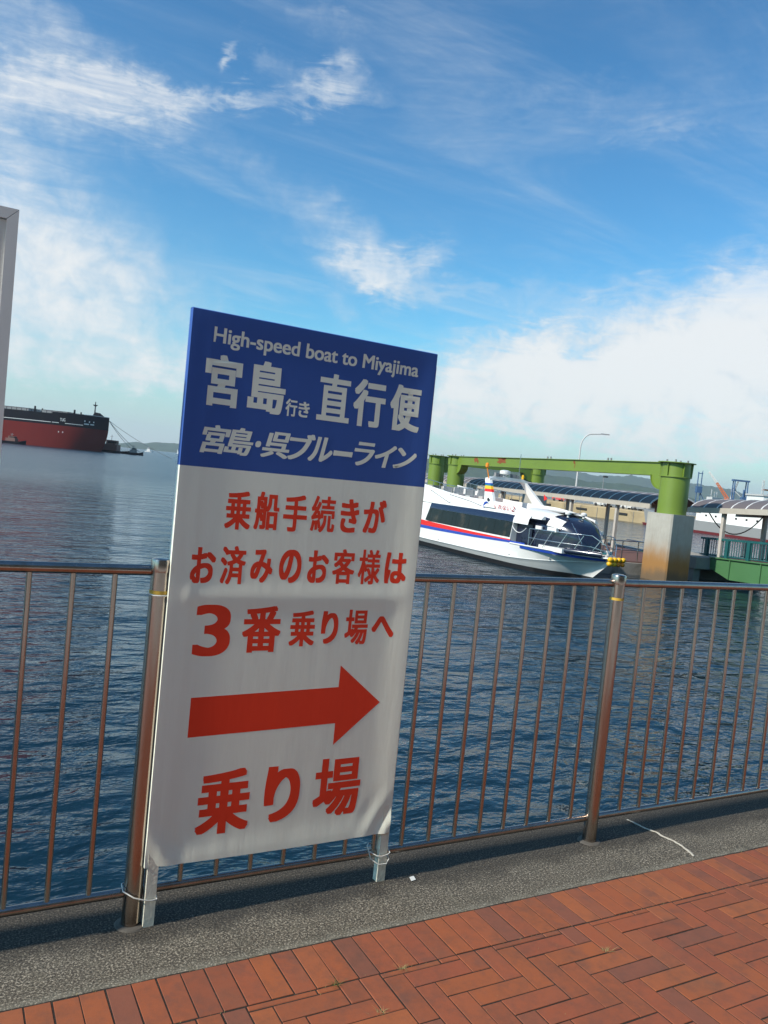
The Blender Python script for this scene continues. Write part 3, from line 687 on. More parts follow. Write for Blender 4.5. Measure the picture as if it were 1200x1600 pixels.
# canopy with curved smoked panels
def canopy(label, s0, n, pitch, t0, t1, zeave, rise, slope, zfoot, footslope, postevery, post_off):
    o = thing('walkway_canopy', label, 'canopy', PF(s0, t0, 0), PA)
    W = t1 - t0; na = 10
    def sec(y, lift=0.0, inset=0.0):
        out = []
        for i in range(na + 1):
            a = math.pi * (.10 + .80 * i / na); x = W / 2 - (W / 2 - inset) * math.cos(a) / math.cos(math.pi * .10)
            zz = zeave + slope * y + rise * (math.sin(a) - math.sin(math.pi * .10)) / (1 - math.sin(math.pi * .10)) + lift
            out.append((x, y, zz))
        return out
    pm = MB(); q0, q1 = sec(.03), sec(pitch - .03); r0_, r1_ = sec(.03, -.02), sec(pitch - .03, -.02)
    pm.loft([r0_, q0, q1, r1_, r0_]); me_p = pm.mesh('roof_panel', M_POLY, 40)
    rm = MB(); rm.loft([sec(-.035, -.05), sec(-.035, .025), sec(.035, .025), sec(.035, -.05), sec(-.035, -.05)]); me_r = rm.mesh('rib', M_RIB, 40)
    for k in range(n): link('roof_panel', me_p, o, (0, k * pitch, slope * k * pitch))
    for k in range(n + 1): link('rib', me_r, o, (0, k * pitch, slope * k * pitch))
    L = n * pitch
    for x in (0, W):
        m = MB(); z0, z1 = zeave - .20, zeave + .07
        m.hexa([(x - .05, -.1, z0), (x + .05, -.1, z0), (x + .05, L + .1, z0 + slope * L), (x - .05, L + .1, z0 + slope * L), (x - .05, -.1, z1), (x + .05, -.1, z1), (x + .05, L + .1, z1 + slope * L), (x - .05, L + .1, z1 + slope * L)]); m.build('eaves_beam', M_FASCIA, o)
    y = post_off
    while y < L:
        for x in (.28, W - .28):
            zt = zeave - .12 + slope * y; zf = zfoot + footslope * y
            m = MB(); m.box(x - .09, x + .09, y - .09, y + .09, zf, zt); m.build('post', M_POST, o)
        m = MB(); m.box(.06, W - .06, y - .05, y + .05, zeave - .16 + slope * y, zeave - .02 + slope * y); m.build('tie_beam', M_FASCIA, o)
        y += postevery
    return o
canopy('long curved smoked-panel canopy along the pontoon behind the boat', 34.2, 60, .98, 27.3, 30.6, 1.22, .66, 0.0, DECK, 0, 4.98, 3.3)

# portal frames
GB = .0
def column(o, x, y, z0, z1, r=.69, mat=None):
    m = MB(); m.lathe([(r, z0), (r, z1 - .72)], (x, y, 0), 36); c = m.build('column', M_GREEN, o, 40)
    m = MB(); m.lathe([(r + .07, z1 - .74), (r + .07, z1 - .69)], (x, y, 0), 36); m.build('collar_plate', M_GREEN, o, 40)
    m = MB(); m.lathe([(r - .01, z1 - .688), (r - .01, z1 - .041)], (x, y, 0), 36)
    for k in range(6):
        a = .35 + k * math.pi / 3; c_, s_ = math.cos(a), math.sin(a)
        m.hexa([(x + c_ * (r - .03) - s_ * .015, y + s_ * (r - .03) + c_ * .015, z1 - .688), (x + c_ * (r + .07) - s_ * .015, y + s_ * (r + .07) + c_ * .015, z1 - .688), (x + c_ * (r + .07) + s_ * .015, y + s_ * (r + .07) - c_ * .015, z1 - .688), (x + c_ * (r - .03) + s_ * .015, y + s_ * (r - .03) - c_ * .015, z1 - .688),
                (x + c_ * (r - .03) - s_ * .015, y + s_ * (r - .03) + c_ * .015, z1 - .041), (x + c_ * (r + .09) - s_ * .015, y + s_ * (r + .09) + c_ * .015, z1 - .041), (x + c_ * (r + .09) + s_ * .015, y + s_ * (r + .09) - c_ * .015, z1 - .041), (x + c_ * (r - .03) + s_ * .015, y + s_ * (r - .03) - c_ * .015, z1 - .041)])
    m.build('column_head', M_GREEN, o, 40)
    m = MB(); m.lathe([(r + .20, z1 - .04), (r + .20, z1)], (x, y, 0), 36); m.build('cap_plate', M_GREEN, o, 40)
    for a in (.6, 2.2, 3.9, 5.4):
        m = MB(); m.tube([(x + .5 * math.cos(a), y + .5 * math.sin(a), z1), (x + .5 * math.cos(a), y + .5 * math.sin(a), z1 + .13)], .05, 8); m.build('lifting_lug', M_GREYM, o)
def beam(o, a, b, zt, hgt, r, wid=.46):
    a, b = Vector(a), Vector(b); d = (b - a); L = d.length; d.normalize(); n = Vector((-d.y, d.x, 0))
    P3 = lambda l, w, z: a + d * l + n * w + Vector((0, 0, z))
    br = .70
    prof = [(r * .9, zt - .045), (L - r * .9, zt - .045), (L - r * .9, zt - hgt - br)]
    for k in range(9):
        t = k / 8 * math.pi / 2; prof.append((L - r * .9 - br * 1.25 * math.sin(t) - .06, zt - hgt - br * math.cos(t)))
    for k in range(9):
        t = (1 - k / 8) * math.pi / 2; prof.append((r * .9 + br * 1.25 * math.sin(t) + .06, zt - hgt - br * math.cos(t)))
    prof.append((r * .9, zt - hgt - br))
    m = MB(); m.prism([P3(l, -wid / 2, z) for l, z in prof], n * wid); m.build('beam', M_GREEN, o)
    under = prof[3:21]
    m = MB()
    lo = [[P3(l, -wid / 2 - .09, z - .035), P3(l, wid / 2 + .09, z - .035), P3(l, wid / 2 + .09, z - .003), P3(l, -wid / 2 - .09, z - .003)] for l, z in under]
    m.loft(lo, closed=True, cap=True); m.build('bottom_flange', M_GREEN, o, 60)
    m = MB(); m.hexa([P3(r * .95, -wid / 2 - .09, zt - .042), P3(L - r * .95, -wid / 2 - .09, zt - .042), P3(L - r * .95, wid / 2 + .09, zt - .042), P3(r * .95, wid / 2 + .09, zt - .042), P3(r * .95, -wid / 2 - .09, zt - .008), P3(L - r * .95, -wid / 2 - .09, zt - .008), P3(L - r * .95, wid / 2 + .09, zt - .008), P3(r * .95, wid / 2 + .09, zt - .008)]); m.build('top_flange', M_GREEN, o)
    return P3, wid
PTOP = .90; PT = 3.44; TC = 25.75
def pile(label, s, t, w=1.62):
    o = thing('concrete_pile', label, 'pile', PF(s, t, WATER_Z), 0, 'square concrete piles under the portals'); h = PTOP - WATER_Z; c = w / 2; b = .07
    poly = [(-c + b, -c), (c - b, -c), (c, -c + b), (c, c - b), (c - b, c), (-c + b, c), (-c, c - b), (-c, -c + b)]
    m = MB(); m.prism([(x, y, -2.5) for x, y in poly], (0, 0, 2.5 + h)); m.build('shaft', M_PILE, o)
    return o
pile('big square concrete pile in front, rust-stained near the water, under a green column', 30.35, TC)
pile('far square concrete pile under the right one of the paired green columns', 57.3, TC)
pile('far square concrete pile under the leftmost green column', 61.6, TC)
pile('distant square concrete pile behind the canopy under the lone green column', 61.8, 35.6)
o = thing('mooring_portal', 'long lime-green steel portal beam on two round columns above the pontoon', 'portal frame', PF(30.35, TC, 0), PA)
column(o, 0, 0, PTOP + .001, PT); column(o, 0, 26.95, PTOP + .001, PT)
P3, wid = beam(o, (0, 0, 0), (0, 26.95, 0), PT, .66, .69)
for l, z, sx, sz, sd in ((22.8, PT - .25, .42, .20, 1), (18.6, PT - .22, .62, .24, 2), (18.2, PT - .08, .30, .10, 5), (9.0, PT - .15, .10, .12, 3), (8.9, PT - .34, .035, .16, 4), (22.5, PT - .42, .10, .13, 6)):
    m = MB(); ring = []
    for k in range(26):
        a = 2 * math.pi * k / 26; q = 1 + .75 * mnoise.noise((math.cos(a) * 1.9, math.sin(a) * 1.9, sd * 3.7)); ring.append(P3(l + sx * q * math.cos(a), wid / 2 + .002, min(z + sz * q * math.sin(a), PT - .05)))
    m.prism(ring, (-.003, 0, 0)); m.build('rust_patch', M_RUST, o)
for l in (12.2, 12.6, 5.6, 5.9):
    m = MB(); p = P3(l, 0, PT - .008); m.tube([p, p + Vector((0, 0, .16))], .055, 8); m.build('lifting_lug', M_GREYM, o)
o = thing('mooring_portal', 'farther lime-green steel portal standing across the pontoon end', 'portal frame', PF(61.6, TC, 0), PA)
column(o, 0, 0, PTOP + .001, PT); column(o, 9.85, .2, PTOP + .001, PT); beam(o, (0, 0, 0), (9.85, .2, 0), PT, .66, .69)

# gangway down to the pontoon with its own canopy
TG = 28.7; SL = -.0455
GZ = lambda y: -1.13 + .0455 * (30.6 - y) if False else 0
G = thing('gangway_bridge', 'green steel gangway bridge with teal railing rising right to the quay', 'gangway', PF(30.6, TG, -1.13), PA)
LG = 25.2                                        # local -y towards the quay
gz = lambda y: .0455 * (-y)
for x in (0, 2.6):
    m = MB()
    pr = [(0, .0), (0, -.52), (-1.4, -.98), (-LG + 1.4, -.98), (-LG, -.5), (-LG, 0)]
    m.prism([(x - .06, y, gz(y) + z) for y, z in pr], (.12, 0, 0)); m.build('girder', M_GREEN2, G)
    m = MB(); m.hexa([(x - .16, 0, gz(0) + .003), (x + .16, 0, gz(0) + .003), (x + .16, -LG, gz(-LG) + .003), (x - .16, -LG, gz(-LG) + .003), (x - .16, 0, gz(0) + .06), (x + .16, 0, gz(0) + .06), (x + .16, -LG, gz(-LG) + .06), (x - .16, -LG, gz(-LG) + .06)]); m.build('flange', M_GREEN2, G)
    y = -1.4
    while y > -LG + 1: m = MB(); m.box(x - .13, x - .062, y - .03, y + .03, gz(y) - .96, gz(y)); m.build('stiffener', M_GREEN2, G); y -= 2.0
m = MB(); m.hexa([(.17, 0, .0), (2.43, 0, 0), (2.43, -LG, gz(-LG)), (.17, -LG, gz(-LG)), (.17, 0, .05), (2.43, 0, .05), (2.43, -LG, gz(-LG) + .05), (.17, -LG, gz(-LG) + .05)]); m.build('deck', M_DECKBR, G)
bal = MB(); bal.tube([(0, 0, .14), (0, 0, .92)], .022, 6); ME_BAL = bal.mesh('baluster', M_TEAL)
pst = MB(); pst.box(-.07, .07, -.10, .10, .06, .96); ME_PST = pst.mesh('rail_post', M_TEAL)
for x in (.0, 2.6):
    m = MB(); m.hexa([(x - .05, .9, .92 - .04), (x + .05, .9, .88), (x + .05, -LG, gz(-LG) + .92), (x - .05, -LG, gz(-LG) + .92), (x - .05, .9, .99), (x + .05, .9, .99), (x + .05, -LG, gz(-LG) + .99), (x - .05, -LG, gz(-LG) + .99)]); m.build('handrail', M_TEAL, G)
    m = MB(); m.tube([(x, .9, .12), (x, 0, .14), (x, -LG, gz(-LG) + .14)], .03, 6); m.build('lower_rail', M_TEAL, G)
    y = .75; k = 0
    while y > -14:
        link('rail_post' if k % 9 == 2 else 'baluster', ME_PST if k % 9 == 2 else ME_BAL, G, (x, y, gz(min(y, 0)) if y < 0 else 0)); y -= .16; k += 1
# landing on the pontoon
LD = thing('landing_platform', 'low concrete landing where the gangway meets the pontoon', 'platform', PF(30.55, TG - .9, WATER_Z), PA)
m = MB(); m.box(0, 4.6, .08, 3.4, .66, 1.24); m.build('slab', M_PIERC, LD)
for x in (.3, 4.3):
    m = MB(); m.box(x - .2, x + .2, .3, 3.2, -.6, .658); m.build('support', M_PIERC, LD)
canopy('shorter curved smoked-panel canopy over the gangway at the right', 5.2, 28, .97, 28.45, 31.6, 2.60, .60, -.0500, .1, -.0455, 4.6, 1.9)
m = MB(); pts = []
a, b = PF(31.3, 28.8, 1.16), PF(27.6, 28.8, 1.26)
for k in range(15):
    t = k / 14; p = a.lerp(b, t); p.z -= 1.0 * (1 - (2 * t - 1) ** 2); pts.append(p)
m.tube(pts, .032, 6); tag(m.build('hanging_cable', M_DARK, smooth=60), 'black cable sagging in a loop under the gangway canopy', 'cable')

# white box and stair rail on the near end of the pontoon
o = thing('equipment_box', 'small white box on the pontoon edge beside the boat bow', 'box', PF(32.3, 22.75, DECK + .035), PA)
m = MB(); m.box(-.1, .30, -.35, .5, 0, .62); m.build('body', M_HWHITE, o)
m = MB(); m.box(-.13, .33, -.38, .53, .622, .67); m.build('lid', M_GREYM, o)
o = thing('pontoon_handrail', 'galvanised handrail on the pontoon end beside the big concrete pile', 'handrail', PF(32.3, 23.6, DECK + .002), PA)
for x in (0, .95, 1.9):
    m = MB(); m.tube([(x, 0, 0), (x, 0, 1.02)], .028, 6); m.tube([(x, 0, .0), (x, 1.2, 0), (x, 1.2, .001)], .004, 4); m.build('post', M_CHROME, o)
for z in (1.02, .55):
    m = MB(); m.tube([(-.3, 0, z), (2.2, 0, z), (2.2, 1.5, z)], .026, 6); m.build('rail', M_CHROME, o)

# ------------------------------------------------------------------ the white high-speed boat (local +x = bow, near side = -y, z from the water)
BT = thing('passenger_boat', 'white passenger boat with red and blue stripes moored behind the railing', 'boat', (25.10, 28.90, WATER_Z), R(-92.87))
XS = [-9.6, -6, -2, 1, 2, 3, 4, 5, 5.7, 6.15, 6.42]
BG = [1.80, 1.88, 1.90, 1.90, 1.84, 1.70, 1.42, .98, .58, .26, .03]
BK = [1.77, 1.84, 1.86, 1.82, 1.68, 1.42, 1.02, .55, .24, .07, .01]
ZK = [.44, .45, .48, .52, .57, .64, .73, .84, .92, .97, 1.0]
BW = [1.62, 1.68, 1.70, 1.62, 1.42, 1.10, .68, .25, .07, .02, .004]
ZG = [.98, 1.02, 1.10, 1.20, 1.21, 1.21, 1.20, 1.19, 1.19, 1.20, 1.21]
def sm(t): t = max(0, min(1, t)); return t * t * (3 - 2 * t)
def hx(x, z): return x - max(0, 1.2 - z) / .9 * 1.20 * sm((x - 2.4) / 4.0)
fi = lambda x, A: float(np.interp(x, XS, A))
xs = sorted(set(XS + list(np.linspace(-9.6, 6.42, 60))))
def hull_pts(x, sgn):
    g, k, w, zk, zg = fi(x, BG), fi(x, BK), fi(x, BW), fi(x, ZK), fi(x, ZG)
    P = [(k * .93, .22 + (zk - .22) * .5)]
    mid = w + (k - w) * .62
    return [(hx(x, .22), sgn * w, .22), (hx(x, .22 + (zk - .22) * .55), sgn * mid, .22 + (zk - .22) * .55), (hx(x, zk - .02), sgn * k, zk - .02), (hx(x, zk), sgn * (k + .028), zk), (hx(x, zk + .02), sgn * (k + .018), zk + .02),
            (hx(x, (zk + zg) / 2), sgn * (k + (g - k) * .42 + .012), (zk + zg) / 2), (hx(x, zg), sgn * g, zg)]
m = MB()
for sgn in (-1, 1): m.loft([hull_pts(x, sgn) for x in xs])
for x in (-9.6,):
    a, b = hull_pts(x, -1), hull_pts(x, 1); m.loft([a, b])
m.build('hull', M_BOATW, BT, 35)
m = MB()
for sgn in (-1, 1): m.loft([[(hx(x, -.5), 0, -.6), (hx(x, -.45), sgn * fi(x, BW) * .85, -.35), (hx(x, .21), sgn * fi(x, BW) * .985, .21), (hx(x, .22), sgn * fi(x, BW), .222)] for x in xs])
m.build('hull_bottom', M_BOATBLK, BT, 40)
m = MB(); m.loft([[(x, -fi(x, BG) + .01, fi(x, ZG) - .05), (x, fi(x, BG) - .01, fi(x, ZG) - .05)] for x in xs if x > 1.0]); m.build('foredeck', M_BOATW, BT)
for sgn in (-1, 1):
    m = MB(); m.tube([(x, sgn * (fi(x, BG) + .005), fi(x, ZG)) for x in xs if x > 1.0], .035, 6); m.build('gunwale_rail', M_BOATW, BT, 60)
    # stripes along the side and on to the bow
    fb = lambda x: fi(x, ZG) + .005
    def bw_(x): return float(np.interp(x, [-9.6, 2.2], [.19, .10])); 
    def rw_(x): return float(np.interp(x, [-9.6, 1.2], [.34, .05]))
    sx = [x for x in np.linspace(-9.58, 1.24, 40)]
    m = MB(); m.loft([[(x, sgn * (fi(x, BG) - .02), fb(x)), (x, sgn * (fi(x, BG) + .006), fb(x)), (x, sgn * (fi(x, BG) + .004), fb(x) + bw_(x)), (x, sgn * (fi(x, BG) - .03), fb(x) + bw_(x))] for x in list(sx) + [1.7, 2.3]]); m.build('blue_stripe', M_BBLU, BT)
    m = MB(); m.loft([[(x, sgn * (fi(x, BG) - .03), fb(x) + bw_(x) + .002), (x, sgn * (fi(x, BG) + .004), fb(x) + bw_(x) + .002), (x, sgn * (fi(x, BG)), fb(x) + bw_(x) + rw_(x)), (x, sgn * (fi(x, BG) - .04), fb(x) + bw_(x) + rw_(x))] for x in sx]); m.build('red_stripe', M_BRED, BT)
    bxs = [x for x in np.linspace(2.0, 6.2, 24)]
    m = MB(); m.loft([[(hx(x, fi(x, ZG) - .15) , sgn * (fi(x, BG) + .008 - .02), fi(x, ZG) - .16), (hx(x, fi(x, ZG) - .05), sgn * (fi(x, BG) + .012), fi(x, ZG) - .05)] for x in bxs]); m.build('bow_stripe', M_BBLU, BT)
    m = MB()
    for x in (-5.5, 1.2, 3.5): m.lathe([(.05, -.02), (.05, .02)], (0, 0, 0), 8) if False else m.box(x - .06, x + .06, sgn * (fi(x, BK) + .03) - .02, sgn * (fi(x, BK) + .03) + .02, fi(x, ZK) + .10, fi(x, ZK) + .15)
    m.build('scupper', M_LGREY, BT)
# main cabin shell
def cab(x, off=0.0):
    g = fi(x, BG) - .03
    lo = fi(x, ZG)
    half = [(g + off, lo), (g + off, 1.50), (g - .10 + off, 2.20), (g - .17 + off, 2.44), (g - .30 + off * .7, 2.58 + off * .6), (g - .55, 2.66 + off)]
    return half
m = MB()
cx_ = list(np.linspace(-9.55, 1.2, 14))
secs = [[(x, -y, z) for y, z in cab(x)] + [(x, 0, 2.74)] + [(x, y, z) for y, z in cab(x)[::-1]] for x in cx_]
m.loft(secs, cap=True); m.build('cabin', M_BOATW, BT, 40)
for sgn in (-1, 1):
    m = MB(); vx = list(np.linspace(-7.0, 1.24, 14))
    m.loft([[(x, sgn * y, z) for y, z in cab(x, .035)[2:5]] for x in vx]); m.build('visor', M_NAVY, BT, 50)
    m = MB(); m.loft([[(x, sgn * (cab(x)[2][0] + .04), 2.195), (x, sgn * (cab(x)[2][0] + .045), 2.215)] for x in vx]); m.build('drip_rail', M_CHROME, BT)
    m = MB(); m.loft([[(x, sgn * (fi(x, BG) - .03 + .003), 1.47), (x, sgn * (fi(x, BG) - .03 + .003), 1.50), (x, sgn * (fi(x, BG) - .13 + .003), 2.19)] for x in np.linspace(-7.0, 1.17, 14)]); m.build('window_band', M_NAVY, BT)
    edges = [-7.25, -6.78, -5.45, -4.30, -3.90, -2.60, -1.55, -.25, 1.17]
    for a, b in zip(edges[:-1], edges[1:]):
        a2, b2 = a + .010, b - .010; at_ = a2 + (.22 if a < -7 else 0)
        P = []
        for x, z in ((a2, 1.50 if a < -7 else 1.46), (b2, 1.46), (b2, 2.19), (at_, 2.19)):
            g = fi(x, BG) - .03; yy = g if z <= 1.5 else g - .10 * (z - 1.5) / .7
            P.append((x, sgn * (yy + .006), z))
        m = MB(); m.prism(P, (0, sgn * .012, 0)); m.build('window', M_GLASS, BT)
# upper bulwarks: rise towards the stern
up = [(-9.55, 2.52), (-9.55, 3.62), (-7.66, 3.42), (-5.5, 3.20), (-3.6, 3.08), (-2.0, 3.06), (0.2, 3.03), (1.4, 2.93), (2.3, 2.82), (3.2, 2.66), (3.2, 2.56)]
for sgn in (-1, 1):
    m = MB(); ins = []
    m.loft([[(x, sgn * 1.66, 2.50), (x, sgn * 1.60, 2.50 + (z - 2.5) * .6), (x, sgn * 1.50, z), (x, sgn * 1.44, z), (x, sgn * 1.44, 2.5)] for x, z in up[1:-1]], cap=True); m.build('upper_bulwark', M_BOATW, BT, 40)
    if sgn < 0:
        def sk(x, f): z = float(np.interp(x, [p[0] for p in up[1:-1]], [p[1] for p in up[1:-1]])); zz = 2.5 + (z - 2.5) * f; y = 1.66 - .06 * min(1, f / .6) - .10 * max(0, (f - .6) / .4); return (x, -y - .004, zz)
        for pl in ([(-7.5, .80), (-5.0, .18)], [(-5.0, .18), (-5.3, .86)], [(-5.3, .86), (-3.0, .66), (-1.9, .40)]):
            m = MB(); m.tube([sk(*p) for p in pl], .016, 4); m.build('pinstripe', M_NAVY, BT)
m = MB(); m.box(-9.5, -2.2, -1.43, 1.43, 2.752, 2.78); m.build('upper_deck', M_PINK, BT)
for y0_ in (-1.0, -.2, .6):
    for x0_ in (-7.0, -5.8, -4.6):
        m = MB(); m.box(x0_, x0_ + .5, y0_, y0_ + .55, 2.782, 3.16); m.box(x0_ - .08, x0_ + .02, y0_, y0_ + .55, 3.162, 3.5); m.build('deck_seat', M_LGREY, BT)
for sgn in (-1, 1):
    m = MB(); m.tube([(-8.8, sgn * 1.47, 3.86), (-6, sgn * 1.47, 3.62), (-3.0, sgn * 1.47, 3.48)], .02, 6)
    for k in range(9):
        x = -8.8 + k * .72; zb = float(np.interp(x, [p[0] for p in up[1:-1]], [p[1] for p in up[1:-1]])); m.tube([(x, sgn * 1.47, zb), (x, sgn * 1.47, float(np.interp(x, [-8.8, -6, -3], [3.86, 3.62, 3.48])))], .016, 6)
    m.build('upper_handrail', M_CHROME, BT)
# forward roof and nose
m = MB()
fr = [(1.0, 1.46, 2.92), (2.0, 1.46, 2.90), (2.9, 1.42, 2.84), (3.6, 1.30, 2.72), (4.05, 1.08, 2.58), (4.45, .82, 2.36), (4.75, .62, 2.00), (4.92, .50, 1.60), (4.98, .46, 1.2)]
def nose(x, w, zt, off=0.0):
    pts = []
    for k in range(9):
        a = math.pi / 2 * k / 8; pts.append((w * (math.cos(a) ** .55 if k < 8 else 0) + off * math.cos(a), 1.75 + (zt - 1.75) * (math.sin(a) ** .75) + off * math.sin(a)) if zt > 1.8 else (w * math.cos(a) ** .5 if k < 8 else 0, 1.16 + (zt - 1.16) * math.sin(a)))
    pts = [(w + off, 1.16)] + pts
    return [(x, -y, z) for y, z in pts] + [(x, y, z) for y, z in pts[::-1][1:]]
m.loft([nose(*q) for q in fr]); m.build('wheelhouse_glass', M_NAVY, BT, 45)
# white hood over the door, navy band, white panel, white roof
def shell(name, x0, x1, k0, k1, mat, off=.03, both=True):
    for sgn in (-1, 1):
        m = MB(); secs = []
        for x in np.linspace(x0, x1, 6):
            w = float(np.interp(x, [q[0] for q in fr], [q[1] for q in fr])); zt = float(np.interp(x, [q[0] for q in fr], [q[2] for q in fr])); p = nose(x, w, zt, off)[:10]
            secs.append([(a, sgn * b, c) for a, b, c in p[k0:k1 + 1]])
        m.loft(secs); m.build(name, mat, BT, 45)
shell('roof_skin', 1.0, 3.25, 5, 9, M_BOATW, .035)
shell('side_panel', 2.55, 3.18, 3, 5, M_NAVY, .05)
shell('side_panel', 3.2, 3.95, 3, 6, M_BOATW, .04)
for sgn in (-1, 1):
    m = MB(); m.loft([[(x, sgn * (1.84 - .0 * x), 2.18), (x, sgn * 1.80, 2.42), (x, sgn * 1.66, 2.60), (x, sgn * 1.35, 2.74)] for x in (1.25, 1.8, 2.45)]); m.build('door_hood', M_BOATW, BT, 50)
    m = MB(); m.box(1.22, 2.42, sgn * 1.50 - .03, sgn * 1.50 + .03, 1.22, 2.2); m.build('door', M_NAVY, BT)
    m = MB(); m.box(2.60, 3.05, sgn * 1.46 - .04, sgn * 1.46 + .04, 2.02, 2.20); m.build('light_box', M_BOATW, BT)
    m = MB(); m.box(3.30, 3.95, sgn * 1.30 - .07, sgn * 1.30 + .07, 2.02, 2.22); m.build('light_box', M_BOATW, BT)
    m = MB(); m.box(2.9, 4.6, sgn * 1.2 - .25, sgn * 1.2 + .25, 1.16, 1.36); m.build('deck_locker', M_BOATW, BT)
m = MB(); m.box(1.9, 3.3, -.55, .55, 2.885, 2.92); m.build('roof_grille', M_GREYM, BT)
for k in range(5):
    m = MB(); m.box(1.95, 3.25, -.48 + k * .22, -.42 + k * .22, 2.921, 2.935); m.build('roof_slat', M_LGREY, BT)
for y in (-.55, .35):
    m = MB(); m.lathe([(.02, 0), (.05, .02), (.05, .12), (.14, .16), (.15, .24), (.05, .30)], (3.65, y, 2.70), 12); m.build('horn', M_BOATW, BT, 40)
for y in (-.7, 0, .7):
    m = MB(); m.tube([(4.15, y, 2.50), (4.66, y * 1.02, 2.02)], .018, 6); m.tube([(4.4, y, 2.30), (4.86, y * .85, 1.66)], .014, 6); m.build('wiper', M_CHROME, BT)
# radar arch: legs raked forward and outward to the foot
for sgn in (-1, 1):
    def lg(f):
        x = -1.35 - .95 * f; y = 1.52 - .42 * f; z = 3.0 + 1.12 * f; w = .42 - .22 * f; return x, sgn * y, z, w
    def seg(f0, f1, name, mat):
        m = MB(); S_ = []
        for f in np.linspace(f0, f1, 4):
            x, y, z, w = lg(f); d = .075; S_.append([(x - w, y - d, z), (x + w, y - d, z), (x + w, y + d, z), (x - w, y + d, z)])
        m.loft(S_, closed=True, cap=True); m.build(name, mat, BT, 30)
    if sgn < 0:
        seg(-.25, .43, 'arch_leg', M_BOATW); seg(.431, .56, 'arch_band', M_BRED); seg(.561, .70, 'arch_band', M_YEL); seg(.701, .76, 'arch_band', M_TARP); seg(.761, .83, 'arch_band', M_BBLU); seg(.831, 1.0, 'arch_leg', M_BOATW)
    else:
        seg(-.25, 1.0, 'arch_leg', M_BOATW)
m = MB(); m.loft([[(-2.52, y, z0), (-2.08, y, z0), (-2.08, y, z0 + .16), (-2.52, y, z0 + .16)] for y, z0 in ((-1.18, 4.02), (-.9, 4.12), (0, 4.15), (.9, 4.12), (1.18, 4.02))], closed=True, cap=True); m.build('arch_beam', M_BOATW, BT, 40)
m = MB(); m.lathe([(.10, 0), (.10, .12), (.26, .15), (.28, .22), (.27, .33), (.10, .37)], (-2.28, -.15, 4.31), 20); m.build('radar', M_BOATW, BT, 40)
for y, s_ in ((-.75, .10), (-.5, .08), (.30, .10), (.52, .08)):
    m = MB(); m.box(-2.30, -2.06, y - s_, y + s_, 4.30, 4.30 + s_ * 2); m.build('floodlight', M_GREYM, BT)
m = MB(); m.tube([(-2.3, .75, 4.25), (-2.3, .75, 5.6)], .018, 6); m.build('antenna', M_CHROME, BT)
m = MB(); m.tube([(-2.2, -1.15, 4.1), (-2.28, -1.28, 4.72)], .028, 6); m.lathe([(.05, 0), (.09, .05), (.09, .22), (.03, .26)], (-2.28, -1.29, 4.70), 10); m.build('mast_lamp', M_ORA, BT)
m = MB(); m.lathe([(.03, 0), (.07, .04), (.07, .22), (.02, .26)], (-2.2, .95, 4.26), 10); m.build('nav_light', M_YEL, BT)
m = MB(); m.prism([(-.35, 1.25, 3.42), (-.72, 1.30, 3.62), (-.66, 1.30, 3.30)], (0, .02, 0)); m.build('signal_flag', M_BRED, BT)
# name and dolphin-like swoosh on the side
m = MB(); X0n, X1n = -.70, 1.06
def nput(u, v, k): return (X0n + u * (X1n - X0n), -1.632 - k * 20 + .22 * max(0, v - 2.72), v - .03 * u)
text_into(m, 'くれない', .0, .80, 2.70, 2.95, nput, .006, .18); text_into(m, '2', .84, 1.0, 2.71, 2.95, nput, .006, .18)
bmn = m.build('name_lettering', M_BRED, BT, recalc=False)
for vtx in bmn.data.vertices: vtx.co.y = -1.672
m = MB(); sw = [(-1.62, 2.62), (-1.70, 2.80), (-1.60, 2.96), (-1.40, 3.00), (-1.22, 2.92), (-1.40, 2.92), (-1.54, 2.84), (-1.58, 2.72)]
m.prism([(x, -1.675, z) for x, z in sw], (0, .01, 0)); m.build('emblem', M_BBLU, BT)
m = MB(); m.lathe([(.09, 0), (.09, .012)], (0, 0, 0), 14); ob = m.build('vent_hole', M_DARK, BT, loc=(-1.35, -1.63, 3.10)); ob.rotation_euler = (R(90), 0, 0)
# bow handrails with raking struts
for sgn in (-1, 1):
    rx = [2.42, 3.2, 4.0, 4.8, 5.5]
    top = [(x, sgn * (fi(x, BG) - .10), 2.02 + .02 * (x - 2.4)) for x in rx] + [(6.05, sgn * .30, 1.75)]
    midr = [(x, sgn * (fi(x, BG) - .10), 1.60) for x in rx] + [(5.95, sgn * .34, 1.50)]
    m = MB(); m.tube(top, .022, 6); m.tube(midr, .016, 6); m.tube([top[0], (2.42, sgn * (fi(2.42, BG) - .10), 1.2)], .022, 6); m.tube([top[-1], (6.25, sgn * .12, 1.2)], .022, 6)
    m.build('bow_rail', M_CHROME, BT, 60)
    for k in range(5):
        x0_ = 2.55 + k * .72; m = MB(); m.tube([(x0_, sgn * (fi(x0_, BG) - .08), 1.2), (x0_ + .45, sgn * (fi(x0_ + .45, BG) - .10), 2.04)], .017, 6); m.build('rail_strut', M_CHROME, BT)
m = MB(); pts = [(1.28 + .1 * k, -1.86, 2.02 - .26 * (1 - ((k - 5.5) / 5.5) ** 2)) for k in range(12)]; m.tube(pts, .018, 6); m.build('door_chain', M_BOATW, BT)
m = MB(); m.box(4.72, 5.75, -.55, .30, 1.16, 1.36); m.build('folded_tarpaulin', M_TARP, BT)
m = MB(); m.tube([(4.55, -1.24, 1.30), (5.2, -.93, 1.31), (6.0, -.42, 1.31)], .13, 10); m.build('bow_fender_roll', M_NAVY, BT, 50)
